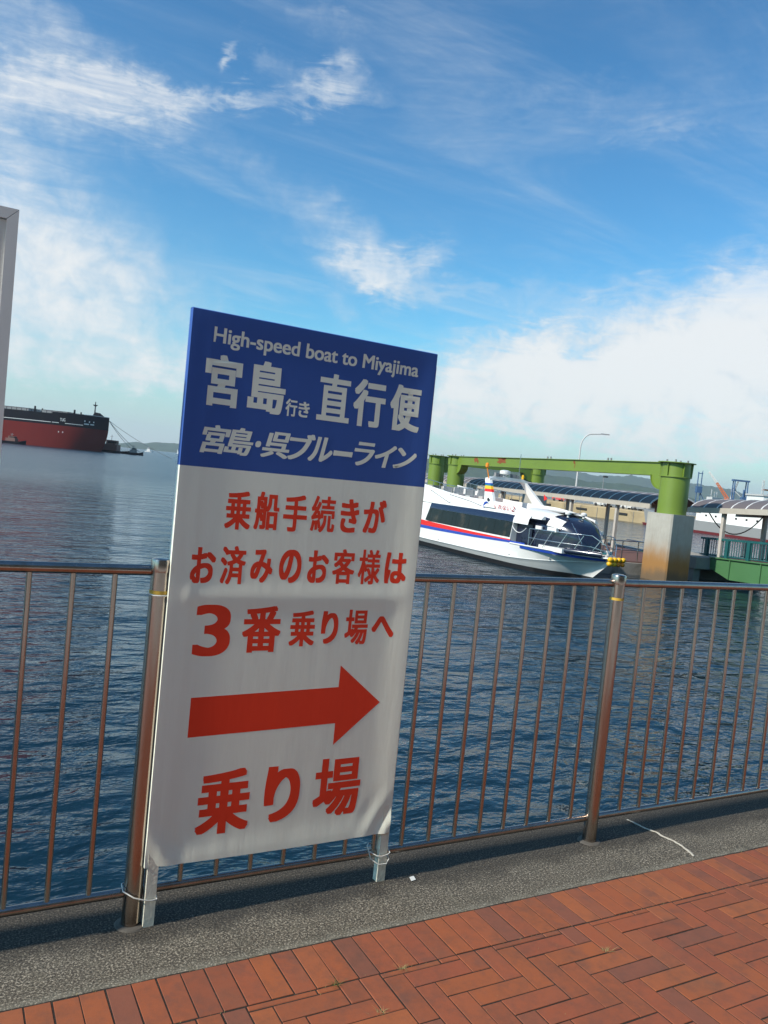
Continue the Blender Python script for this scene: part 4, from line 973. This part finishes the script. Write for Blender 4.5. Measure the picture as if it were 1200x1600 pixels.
m = MB(); m.box(5.75, 6.1, -.22, .22, 1.16, 1.32); m.lathe([(.05, 1.16), (.05, 1.42), (.09, 1.44), (.09, 1.5), (.02, 1.52)], (5.9, 0, 0), 10); m.build('windlass', M_LGREY, BT)
# float cluster hung on the stem
FL = thing('float_fender', 'bunch of yellow and orange floats hanging on the white boat bow', 'fender', tuple(Vector((25.10, 28.90, WATER_Z)) + Matrix.Rotation(R(-92.87), 3, 'Z') @ Vector((6.42, 0, .98))), R(-92.87))
fm = MB(); fm.lathe([(.02, -.13), (.075, -.11), (.105, -.05), (.105, .05), (.075, .11), (.02, .13)], n=14); ME_F = fm.mesh('float', M_YEL, 60); fm2 = MB(); fm2.lathe([(.02, -.13), (.075, -.11), (.105, -.05), (.105, .05), (.075, .11), (.02, .13)], n=14); ME_F2 = fm2.mesh('float', M_ORA, 60)
for k in range(4):
    for j in range(2):
        ob = link('float', ME_F if (j or k < 2) else ME_F2, FL, (.10 + .03 * j, -.40 + k * .235, .03 + j * .19)); ob.rotation_euler = (R(78 + 10 * j), 0, R(8 * k))
m = MB(); m.tube([(.10, -.55, .12), (.10, 0, .13), (.10, .55, .12)], .012, 5); m.tube([(.1, -.3, .1), (-.25, -.25, .30)], .012, 5); m.tube([(.1, .3, .1), (-.25, .25, .30)], .012, 5); m.build('rope', M_LGREY, FL)

# ------------------------------------------------------------------ harbour wall, lamps, vehicles beyond
HW = thing('harbour_wall', 'tan weathered concrete harbour wall across the basin behind the canopy posts', 'wall', (97, 118, WATER_Z))
m = MB(); m.prism([(0, -62, -3), (0, -62, 1.72), (.25, -62, 1.9), (14, -62, 1.9), (14, -62, -3)], (0, 150, 0)); m.build('body', M_WALL, HW)
for k in range(36):
    y = -60 + k * 4.1; m = MB(); m.box(-.06, -.002, y - .05, y + .05, -.5, 1.7); m.build('joint_strip', M_QUAY, HW)
for k in range(12):
    y = -34 + k * 9.4; m = MB(); m.box(-.18, -.065, y - 1.3, y + 1.3, 1.0, 1.32); m.build('rubber_fender', M_DARK, HW)
for k in range(56):
    y = -60 + k * 2.5; m = MB(); m.tube([(.5, y, 1.9), (.5, y, 2.9)], .05, 5); m.build('guard_post', M_GREYM, HW)
for z in (2.85, 2.4):
    m = MB(); m.tube([(.5, -61, z), (.5, 80, z)], .04, 5); m.build('guard_rail', M_GREYM, HW)
def parked(x, y, rz, body, label):
    o = thing('parked_car', label, 'car', (x, y, WATER_Z + 1.9), rz, 'vehicles parked on the harbour wall')
    m = MB(); m.prism([(-1.7, -.75, .3), (1.7, -.75, .3), (1.7, -.75, .85), (1.25, -.75, .95), (.8, -.75, 1.55), (-1.4, -.75, 1.6), (-1.7, -.75, 1.0)], (0, 1.5, 0)); m.build('body', body, o)
    m = MB(); m.prism([(1.12, -.757, 1.0), (.75, -.757, 1.45), (-1.3, -.757, 1.5), (-1.45, -.757, 1.0)], (0, 1.514, 0)); m.build('window', M_GLASS, o)
    for a in (-1.05, 1.1):
        for b in (-.76, .58):
            m = MB(); m.tube([(a, b, .3), (a, b + .18, .3)], .3, 12); m.build('wheel', M_DARK, o)
parked(100.2, 101, R(92), M_HWHITE, 'white car parked on the harbour wall farthest left')
parked(100.6, 95, R(88), M_HWHITE, 'white car parked on the harbour wall middle')
parked(100.3, 92, R(90), M_SGREY, 'grey car parked on the harbour wall nearest the big pile')
parked(100.2, 112, R(90), M_BRED, 'red car parked on the harbour wall behind the canopy posts')

LP = thing('street_lamp', 'tall curved single-arm street lamp rising behind the green portal beam', 'street lamp', (98.6, 106.6, WATER_Z + 1.9))
m = MB(); m.tube([(0, 0, 0), (0, 0, 3), (0, 0, 7.6)], [.20, .18, .14], 10); m.build('pole', M_LGREY, LP, 50)
am = [(0, 0, 7.6)]
for k in range(9):
    a = math.pi / 2 * k / 8; am.append((1.6 * (1 - math.cos(a)), -1.0 * (1 - math.cos(a)), 10.0 + 2.6 * math.sin(a)))
am.append((3.0, -1.75, 12.75)); m = MB(); m.tube(am, [.14] + [.12] * 9 + [.10], 8); m.build('arm', M_LGREY, LP, 50)
m = MB(); m.hexa([(2.7, -1.85, 12.62), (4.1, -2.65, 12.66), (4.25, -2.40, 12.66), (2.85, -1.55, 12.62), (2.8, -1.8, 12.86), (4.05, -2.6, 12.84), (4.2, -2.42, 12.84), (2.85, -1.6, 12.86)]); m.build('lamp_head', M_GREYM, LP)
LP2 = thing('quay_lamp', 'small dark lamp post just above the canopy roof', 'street lamp', (98.8, 100.2, WATER_Z + 1.9))
m = MB(); m.tube([(0, 0, 0), (0, 0, 5.0)], .07, 8); m.build('pole', M_GREYM, LP2); m = MB(); m.box(-.1, .6, -.35, .12, 5.0, 5.25); m.build('lamp_head', M_DARK, LP2)

# grey naval-type vessel with white superstructure at the right
NV = thing('grey_vessel', 'low grey hulled vessel with white superstructure moored beyond the gangway', 'ship', (94.6, 82, WATER_Z), R(90))
st_ = [(-60, 3.2, 1.55), (-20, 3.6, 1.55), (-4, 3.2, 1.75), (1, 1.8, 2.05), (4.5, .1, 2.4)]
for nm, za, zb, mat, out in (('boot_topping', -.8, .32, M_SBOOT, .01), ('hull', .322, None, M_SGREY, 0)):
    m = MB()
    for sgn in (-1, 1): m.loft([[(x - (.9 if x > 2 else 0) * (1 - .3), sgn * (b * .93 + out), za), (x, sgn * (b + (out if zb else 0)), zb if zb else h)] for x, b, h in st_])
    if not zb: m.loft([[(x, -b, h), (x, b, h)] for x, b, h in st_])
    m.build(nm, mat, NV, 40)
for x0_, x1_, w_, z0_, z1_ in ((-18, -7.5, 2.6, 1.5, 3.0), (-34, -22, 2.7, 1.5, 3.6), (-30, -25, 2.0, 3.602, 5.4), (-15, -10, 1.8, 3.002, 3.9)):
    m = MB(); m.box(x0_, x1_, -w_, w_, z0_, z1_); sp = m.build('superstructure', M_HWHITE, NV)
    for k in range(int((x1_ - x0_) / 1.6)):
        m = MB(); m.box(x0_ + .7 + k * 1.6, x0_ + 1.0 + k * 1.6, w_, w_ + .03, z1_ - .62, z1_ - .38); m.build('window', M_GLASS, sp)
for x in (-1.5, -2.6, -20): 
    m = MB(); m.tube([(x, 0, 1.6), (x, 0, 4.0)], .08, 6); m.box(x - .4, x + .4, -.5, .5, 1.6, 2.2); m.build('deck_gear', M_LGREY, NV)
m = MB(); m.box(-20.6, -19.4, 1.0, 3.2, 1.6, 2.7); m.build('rescue_boat', M_CORAN, NV)
m = MB(); text_into(m, '93', 0, 1.7, .75, 1.6, lambda u, v, k: (-1.0 - u + .0, 3.02 - .16 * (1 - u / 1.7) * 2 + k, v), .02); m.build('hull_number', M_SWHT, NV, recalc=False)

# far dockyard: cranes, gantries, white buildings
def lattice(m, a, b, w, n, r):
    a, b = Vector(a), Vector(b); d = (b - a).normalized(); x = d.orthogonal().normalized() * w; y = d.cross(x).normalized() * w
    cs = [x + y, x - y, -x - y, -x + y]
    for c in cs: m.tube([a + c, b + c * .55], r, 4)
    for i in range(n):
        f0, f1 = i / n, (i + 1) / n
        for k in range(4):
            c0, c1 = cs[k], cs[(k + 1) % 4]; m.tube([a.lerp(b, f0) + c0 * (1 - .45 * f0), a.lerp(b, f1) + c1 * (1 - .45 * f1)], r * .6, 4)
CR = thing('dock_crane', 'orange and white crane with raised jib beyond the gangway canopy', 'crane', (360, 278.5, -2))
m = MB(); lattice(m, (-.3, .3, 8), (-6.0, 3.4, 15.8), .7, 8, .28); m.build('jib', M_CORAN, CR)
m = MB(); lattice(m, (-6.0, 3.4, 15.8), (-10, 5.6, 21.0), .45, 6, .22); m.build('jib_tip', M_HWHITE, CR)
m = MB(); m.box(-1.5, 2.8, -1.4, 1.4, 4.5, 7.8); m.build('cab', M_CORAN, CR); m = MB(); m.box(-1.2, 1.6, -1.2, 1.2, 0, 4.4); m.build('pedestal', M_HWHITE, CR)
m = MB(); m.tube([(1.8, 0, 7.5), (2.2, -.5, 13.2)], .25, 6); m.tube([(2.2, -.5, 13.2), (6.0, -2.6, 9.8)], .18, 6); m.tube([(2.2, -.5, 13.2), (-10, 5.6, 21.0)], .03, 4); m.build('mast', M_HWHITE, CR)
GC = thing('gantry_crane', 'blue square gantry crane standing in the far dockyard', 'crane', (330, 249.2, -2), R(-25))
for x in (-3.2, 3.2):
    m = MB()
    for y in (-1.2, 1.2): m.tube([(x, y, 0), (x, y * .7, 16.2)], .32, 6)
    m.tube([(x, -1.1, 5), (x, 1.1, 5)], .2, 6); m.tube([(x, -1.2, .5), (x, 1.0, 9)], .15, 5); m.build('leg_frame', M_CBLUE, GC)
m = MB(); m.box(-4.0, 4.0, -1.1, 1.1, 16.2, 17.0); m.build('top_beam', M_CBLUE, GC); m = MB(); m.box(1.0, 3.0, -.9, .9, 6, 9); m.tube([(2, 0, 9), (2, 0, 12.5)], .4, 6); m.build('hoist', M_CBLUE, GC); m = MB(); m.tube([(-3.2, 0, 8), (2.5, 0, 1)], .2, 5); m.build('brace', M_CBLUE, GC)
GC2 = thing('dock_tower', 'blue dockyard tower crane peeping out right of the green column', 'crane', (313, 258.6, -2), R(-25))
for x in (-.9, .9):
    m = MB(); m.tube([(x, 0, 0), (x, 0, 18.8)], .26, 6); m.build('leg', M_CBLUE, GC2)
m = MB(); m.box(-1.3, 1.3, -.9, .9, 9, 12); m.tube([(1, 0, 9), (4, -.2, 4)], .22, 5); m.tube([(-1, 0, 18.2), (1.2, 0, 18.2)], .2, 5); m.tube([(1, 0, 14), (1, 0, 19.6)], .15, 5); m.build('machinery', M_CBLUE, GC2)
WB = thing('dockyard_shed', 'flat white dockyard shed at the right edge above the canopy', 'building', (236, 165, -2), R(-29))
m = MB(); m.box(-5.8, 30, -6, 6, 0, 8.2); m.build('wall', M_HWHITE, WB); m = MB(); m.box(-6.2, 30.4, -6.4, 6.4, 8.202, 8.7); m.build('roof', M_LGREY, WB)
for k in range(10):
    m = MB(); m.box(-4.8 + k * 3, -3 + k * 3, -6.05, -5.99, 6.2, 7.2); m.build('window', M_GLASS, WB)
WB2 = thing('dockyard_shed', 'long low white building on the far dock under the gantry crane', 'building', (318, 238, -2), R(-29))
m = MB(); m.box(-8, 40, -6, 6, 0, 5.6); m.build('wall', M_HWHITE, WB2); m = MB(); m.box(-8.3, 40.3, -6.3, 6.3, 5.602, 6.1); m.build('roof', M_LGREY, WB2)
for k in range(8):
    m = MB(); m.box(-6 + k * 3, -4.4 + k * 3, -6.04, -5.99, 3.4, 4.6); m.build('window', M_GLASS, WB2)
PM = thing('signal_mast', 'thin red and white lattice mast at the right edge', 'mast', (268.2, 192.3, -2)); m = MB(); lattice(m, (0, 0, 0), (0, 0, 15), .5, 10, .08); m.build('lattice', M_LGREY, PM); m = MB(); m.box(.4, 9, -.3, .3, 11.1, 11.7); m.build('jib', M_CORAN, PM)
for (x, y, h, lab) in ((590, 472, 14, 'cluster of white ship masts far off left of the orange crane'), (560, 430, 16, 'dark dockside jib tower behind the orange crane'), (585, 415, 15, 'dark dockside jib tower behind the blue gantry')):
    o = thing('dockside_tower', lab, 'tower', (x, y, -2)); m = MB()
    if h == 14:
        m.box(-6, 6, -3, 3, 0, 11); m.build('deckhouse', M_LGREY, o)
        for q in (-4, 0, 3): m = MB(); m.tube([(q, 0, 11), (q, 0, 16 + q % 3)], .3, 5); m.tube([(q - 1.5, 0, 13), (q + 1.5, 0, 14)], .2, 5); m.build('mast', M_LGREY, o)
    else:
        lattice(m, (0, 0, 0), (0, 0, h + 4), 1.2, 6, .25); m.build('tower', M_GREYM, o); m = MB(); lattice(m, (0, 0, h), (3, -1, h + 9), .6, 5, .2); m.box(-1.6, 1.6, -1.4, 1.4, h, h + 2.4); m.build('jib', M_GREYM, o)
# low dockyard shore under the cranes
m = MB(); m.box(-60, 500, -10, 160, -3, 1.2); ob = m.build('far_dock', M_WALL, loc=(330, 290, WATER_Z)); ob.rotation_euler = (0, 0, R(-30)); tag(ob, kind='structure')

# ------------------------------------------------------------------ bulk carrier and its attendants
SH = thing('bulk_carrier', 'huge red and black bulk carrier lying across the left horizon', 'ship', (76.2, 448, WATER_Z), R(-29.05))
SB = [(-190, 12), (-40, 14), (-25, 13.6), (-16, 12), (-10, 9.8), (-5.5, 7), (-2.5, 4.2), (-.8, 1.8), (0, .1)]
def sh(x, z):    # bulbous fore foot: the bow draws in below
    k = max(0, 1 - z / 12); return x - (3.0 * k ** 1.8 * sm((x + 30) / 30))
def row(x, b, z, sgn): return (sh(x, z), sgn * b * (1 - .0 * z), z)
def band(name, z0, z1, mat, n=4, out=0):
    m = MB()
    for sgn in (-1, 1): m.loft([[row(x, b + out, z0 + (z1 - z0) * k / n, sgn) for k in range(n + 1)] for x, b in SB])
    return m.build(name, mat, SH, 30)
band('red_hull', -1, 11.7, M_SRED, 8); band('black_topsides', 11.702, 17.6, M_SBLK, 2)
m = MB(); m.loft([[(x, -b, 17.4), (x, b, 17.4)] for x, b in SB]); m.build('deck', M_SBLK, SH)
m = MB(); m.loft([[(x, -b - .04, z) for z in (17.2, 18.5)] for x, b in SB[2:]]); m.loft([[(x, b + .04, z) for z in (17.2, 18.5)] for x, b in SB[2:]]); m.build('bow_bulwark', M_SBLK, SH, 30)
m = MB(); m.loft([[(x, -b - .06, z) for z in (18.45, 18.75)] for x, b in SB[4:]]); m.build('bulwark_rim', M_LGREY, SH)
for a, b in ((-190, -57), (-53, -21.5), (-18.5, -10)):
    m = MB(); m.loft([[(x, -float(np.interp(x, [p[0] for p in SB], [p[1] for p in SB])) - .06, z) for z in (12.9, 13.2)] for x in np.linspace(a, b, 12)]); m.build('draught_line', M_SWHT, SH)
for k in range(46):
    x = -4.5 - k * 2.6
    if k > 2: m = MB(); m.tube([(x, -float(np.interp(x, [p[0] for p in SB], [p[1] for p in SB])), 17.4), (x, -float(np.interp(x, [p[0] for p in SB], [p[1] for p in SB])), 18.9)], .12, 4); m.build('rail_post', M_SBLK, SH)
m = MB(); m.tube([(x, -float(np.interp(x, [p[0] for p in SB], [p[1] for p in SB])), 18.9) for x in np.linspace(-180, -14, 30)], .14, 4); m.build('deck_rail', M_SBLK, SH)
for k in range(7):
    x = -26 - k * 21; m = MB(); m.box(x - 7, x + 7, -8, 8, 17.4, 19.3); m.build('hatch_cover', M_GREYM, SH)
    m = MB(); m.tube([(x + 9.5, -6, 17.4), (x + 9.5, -6, 20.8)], .5, 6); m.tube([(x + 9.5, 3, 17.4), (x + 9.5, 3, 20.2)], .4, 6); m.build('vent_post', M_SBLK, SH)
m = MB(); m.box(-13, -6.0, -5, 5, 17.4, 18.9); m.prism([(-8.5, -1.5, 18.9), (-3.2, -1.5, 18.9), (-5.6, -1.5, 20.6), (-7.6, -1.5, 20.8)], (0, 3, 0)); m.build('forecastle_gear', M_SBLK, SH)
m = MB(); m.tube([(-8, 0, 18.5), (-8, 0, 26.4)], [.42, .2], 6); m.tube([(-8, -1.5, 24.2), (-8, 1.5, 24.2)], .22, 5); m.tube([(-9.2, 0, 24.6), (-6.8, 0, 24.6)], .25, 5); m.build('foremast', M_SBLK, SH)
m = MB(); m.box(-178, -160, -13, 13, 17.41, 34); m.build('deckhouse', M_HWHITE, SH)
for x, s_ in ((-21, 1), (-56, 1), (-142, 1)):
    m = MB(); text_into(m, 'TUG', 0, 2.6, 14.0, 15.6, lambda u, v, k: (x + u, -float(np.interp(x + u, [p[0] for p in SB], [p[1] for p in SB])) - .08 - k * 100, v), .02); m.build('tug_mark', M_SWHT, SH, recalc=False)
for q, (x, w, z0, z1) in enumerate(((-9.6, .5, 14.9, 15.7), (-7.6, .5, 14.7, 15.5), (-5.8, .5, 14.8, 15.5), (-9.6, 2.1, 13.5, 14.1), (-6.9, 1.6, 13.5, 14.1))):
    m = MB()
    bb = lambda x: float(np.interp(x, [p[0] for p in SB], [p[1] for p in SB]))
    m.loft([[(xx, -bb(xx) - .08, z0), (xx, -bb(xx) - .08, z1)] for xx in np.linspace(x, x + w, 5)]); m.build('bow_mark', M_SWHT, SH)
for x in (-19.5, -21.5, -54, -57):
    m = MB(); m.loft([[(xx, -bb(xx) - .08, 8.0), (xx, -bb(xx) - .08, 8.7)] for xx in (x, x + .5)]); m.build('draught_mark', M_SWHT, SH)
def workboat(name, label, loc, rz, L, W, hull, house, hh, cat='barge'):
    o = thing(name, label, cat, loc, rz)
    m = MB(); m.loft([[(x, -b, -.5), (x, -b * 1.05, h), (x, b * 1.05, h), (x, b, -.5)] for x, b, h in ((-L / 2, W * .45, 1.2), (L * .25, W * .5, 1.3), (L * .42, W * .3, 1.8), (L / 2, .1, 2.2))], cap=True); m.build('hull', hull, o, 30)
    m = MB(); m.box(-L * .3, L * .1, -W * .35, W * .35, 1.2, 1.2 + hh); m.box(-L * .2, L * .05, -W * .28, W * .28, 1.2 + hh, 1.2 + hh * 1.7); m.build('deckhouse', house, o)
    m = MB(); m.box(-L * .15, L * .055, -W * .285, W * .285, 1.2 + hh * 1.2, 1.2 + hh * 1.5); m.build('window', M_GLASS, o)
    m = MB(); m.tube([(-L * .1, 0, 1.2 + hh * 1.7), (-L * .1, 0, 1.2 + hh * 2.6)], .15, 5); m.tube([(-L * .1 - .8, 0, 1.2 + hh * 2.3), (-L * .1 + .8, 0, 1.2 + hh * 2.3)], .1, 5); m.build('mast', M_GREYM, o); return o
M_TUGB = plain('tug_brown_house', (.16, .075, .06), .6)
workboat('tug_boat', 'dark tug with brown deckhouse half hidden behind the carrier bow', (83.5, 466, WATER_Z), R(-35), 22, 7, M_SBLK, M_TUGB, 3.4, 'tug')
workboat('mooring_barge', 'small grey barge holding the mooring lines off the carrier bow', (92.5, 455, WATER_Z), R(-20), 9, 4, M_SBLK, M_GREYM, 1.6)
workboat('mooring_barge', 'dark workboat with yellow gear alongside the carrier at the left edge', (30, 437, WATER_Z), R(-29), 12, 5, M_SBLK, M_TUGB, 1.5)
workboat('small_ferry', 'small white ferry far off between the barge and the blue sign', (258, 1171, WATER_Z), R(-30), 12, 5, M_HWHITE, M_HWHITE, 2.8, 'boat')
workboat('small_ferry', 'tiny white boat farthest left near the distant hills', (215, 1190, WATER_Z), R(-30), 7, 3, M_HWHITE, M_HWHITE, 1.6, 'boat')
o = thing('sail_boat', 'tiny white sailing boat close to the sign edge', 'boat', (300, 1180, WATER_Z), R(-30)); m = MB(); m.loft([[(-3, -1, 0), (-3, 1, 0)], [(-3, -1.2, 1), (-3, 1.2, 1)], [(4, -.1, 1.2), (4, .1, 1.2)]]); m.build('hull', M_HWHITE, o); m = MB(); m.prism([(0, 0, 1.5), (2.8, 0, 1.6), (0, 0, 9)], (0, .1, 0)); m.build('sail', M_HWHITE, o)
bow = Vector((76.2, 448, WATER_Z + 17.0))
for k, (tgt, lab) in enumerate(((Vector((92.5, 455, WATER_Z + 1.6)), 'mooring line from the carrier bow to the grey barge, left of three'), (Vector((95.5, 454, WATER_Z + 1.5)), 'mooring line from the carrier bow to the grey barge, middle of three'), (Vector((110, 440, WATER_Z - .2)), 'long mooring line from the carrier bow slanting into the water'))):
    m = MB(); pts = []
    for i in range(13):
        t = i / 12; p = bow.lerp(tgt, t); p.z -= 1.3 * (1 - (2 * t - 1) ** 2); pts.append(p)
    m.tube(pts, .13, 5); tag(m.build('mooring_line', M_GREYM, smooth=60), lab, 'rope')

# ------------------------------------------------------------------ weeds in the joints
def tuft(x, y, n, h, mat, label):
    m = MB()
    for i in range(n):
        a = random.uniform(0, 6.28); l = h * random.uniform(.4, 1.2); le = random.uniform(.4, 1.3) * l; bx, by = random.gauss(0, .008), random.gauss(0, .003)
        c, s = math.cos(a), math.sin(a); w = random.uniform(.0006, .0012)
        p = [(bx + c * le * t ** 1.5, by + s * le * t ** 1.5, l * (t - .35 * t * t) - .008) for t in (0, .35, .7, 1)]
        m.add([(q[0] - s * w * (1 - t), q[1] + c * w * (1 - t), q[2]) for q, t in zip(p, (0, .3, .6, .95))] + [(q[0] + s * w * (1 - t), q[1] - c * w * (1 - t), q[2]) for q, t in zip(p, (0, .3, .6, .95))], [(k, k + 1, k + 5, k + 4) for k in range(3)])
    tag(m.build('grass_tuft', mat, loc=(x, y, 0), recalc=False), label, 'weed')
tuft(1.413, -.664, 60, .024, M_GRASS, 'dry straw-coloured grass tuft between bricks right of centre')
tuft(.714, -.512, 50, .024, M_GRASS, 'dry grass tuft at the border brick joint left of centre')
tuft(.491, -.512, 60, .026, M_GRASSG, 'greenish grass tuft sprouting at the border brick joint below the sign')
tuft(.553, -.661, 30, .022, M_GRASS, 'small dry grass tuft near the bottom edge of the photo')
tuft(.330, -.304, 30, .012, M_GRASSG, 'thin green weed where the concrete meets the bricks')
m = MB()
for i in range(900):
    if random.random() < .45: x, y = random.uniform(-.5, 3), -.3045 + random.gauss(0, .003)
    elif random.random() < .5: x, y = random.uniform(-.5, 3), -.5075 + random.gauss(0, .003)
    else: k_ = random.randint(-6, 24); x, y = X0 + random.randint(-14, 22) * PIT + random.gauss(0, .002), random.uniform(-1.2, -.52)
    if mnoise.noise((x * 5, y * 5, 2)) < -.05: continue
    a = random.uniform(0, 6.28); l = random.uniform(.003, .010); w = .0007; c, s = math.cos(a), math.sin(a)
    m.add([(x - s * w, y + c * w, -.006), (x + s * w, y - c * w, -.006), (x + c * l * .8, y + s * l * .8, l * .6 - .001)], [(0, 1, 2)])
tag(m.build('joint_weeds', M_GRASS, recalc=False), 'fine dry weeds growing in the brick joints', 'weeds', kind='stuff')

# ------------------------------------------------------------------ haze
hz = NT('sea_haze'); hz.n.remove(hz.b); pv = hz.n.new('ShaderNodeVolumePrincipled'); pv.inputs['Color'].default_value = (.80, .89, 1.0, 1); pv.inputs['Density'].default_value = .00008; pv.inputs['Anisotropy'].default_value = .2
hz.link(pv.outputs[0], hz.n['Material Output'].inputs['Volume'])
m = MB(); m.box(-9100, 9100, -200, 9100, -8, 260); tag(m.build('haze', hz.m), 'thin sea haze over the harbour', 'haze', kind='stuff')

bpy.data.objects.remove(_to); bpy.data.curves.remove(_tc)
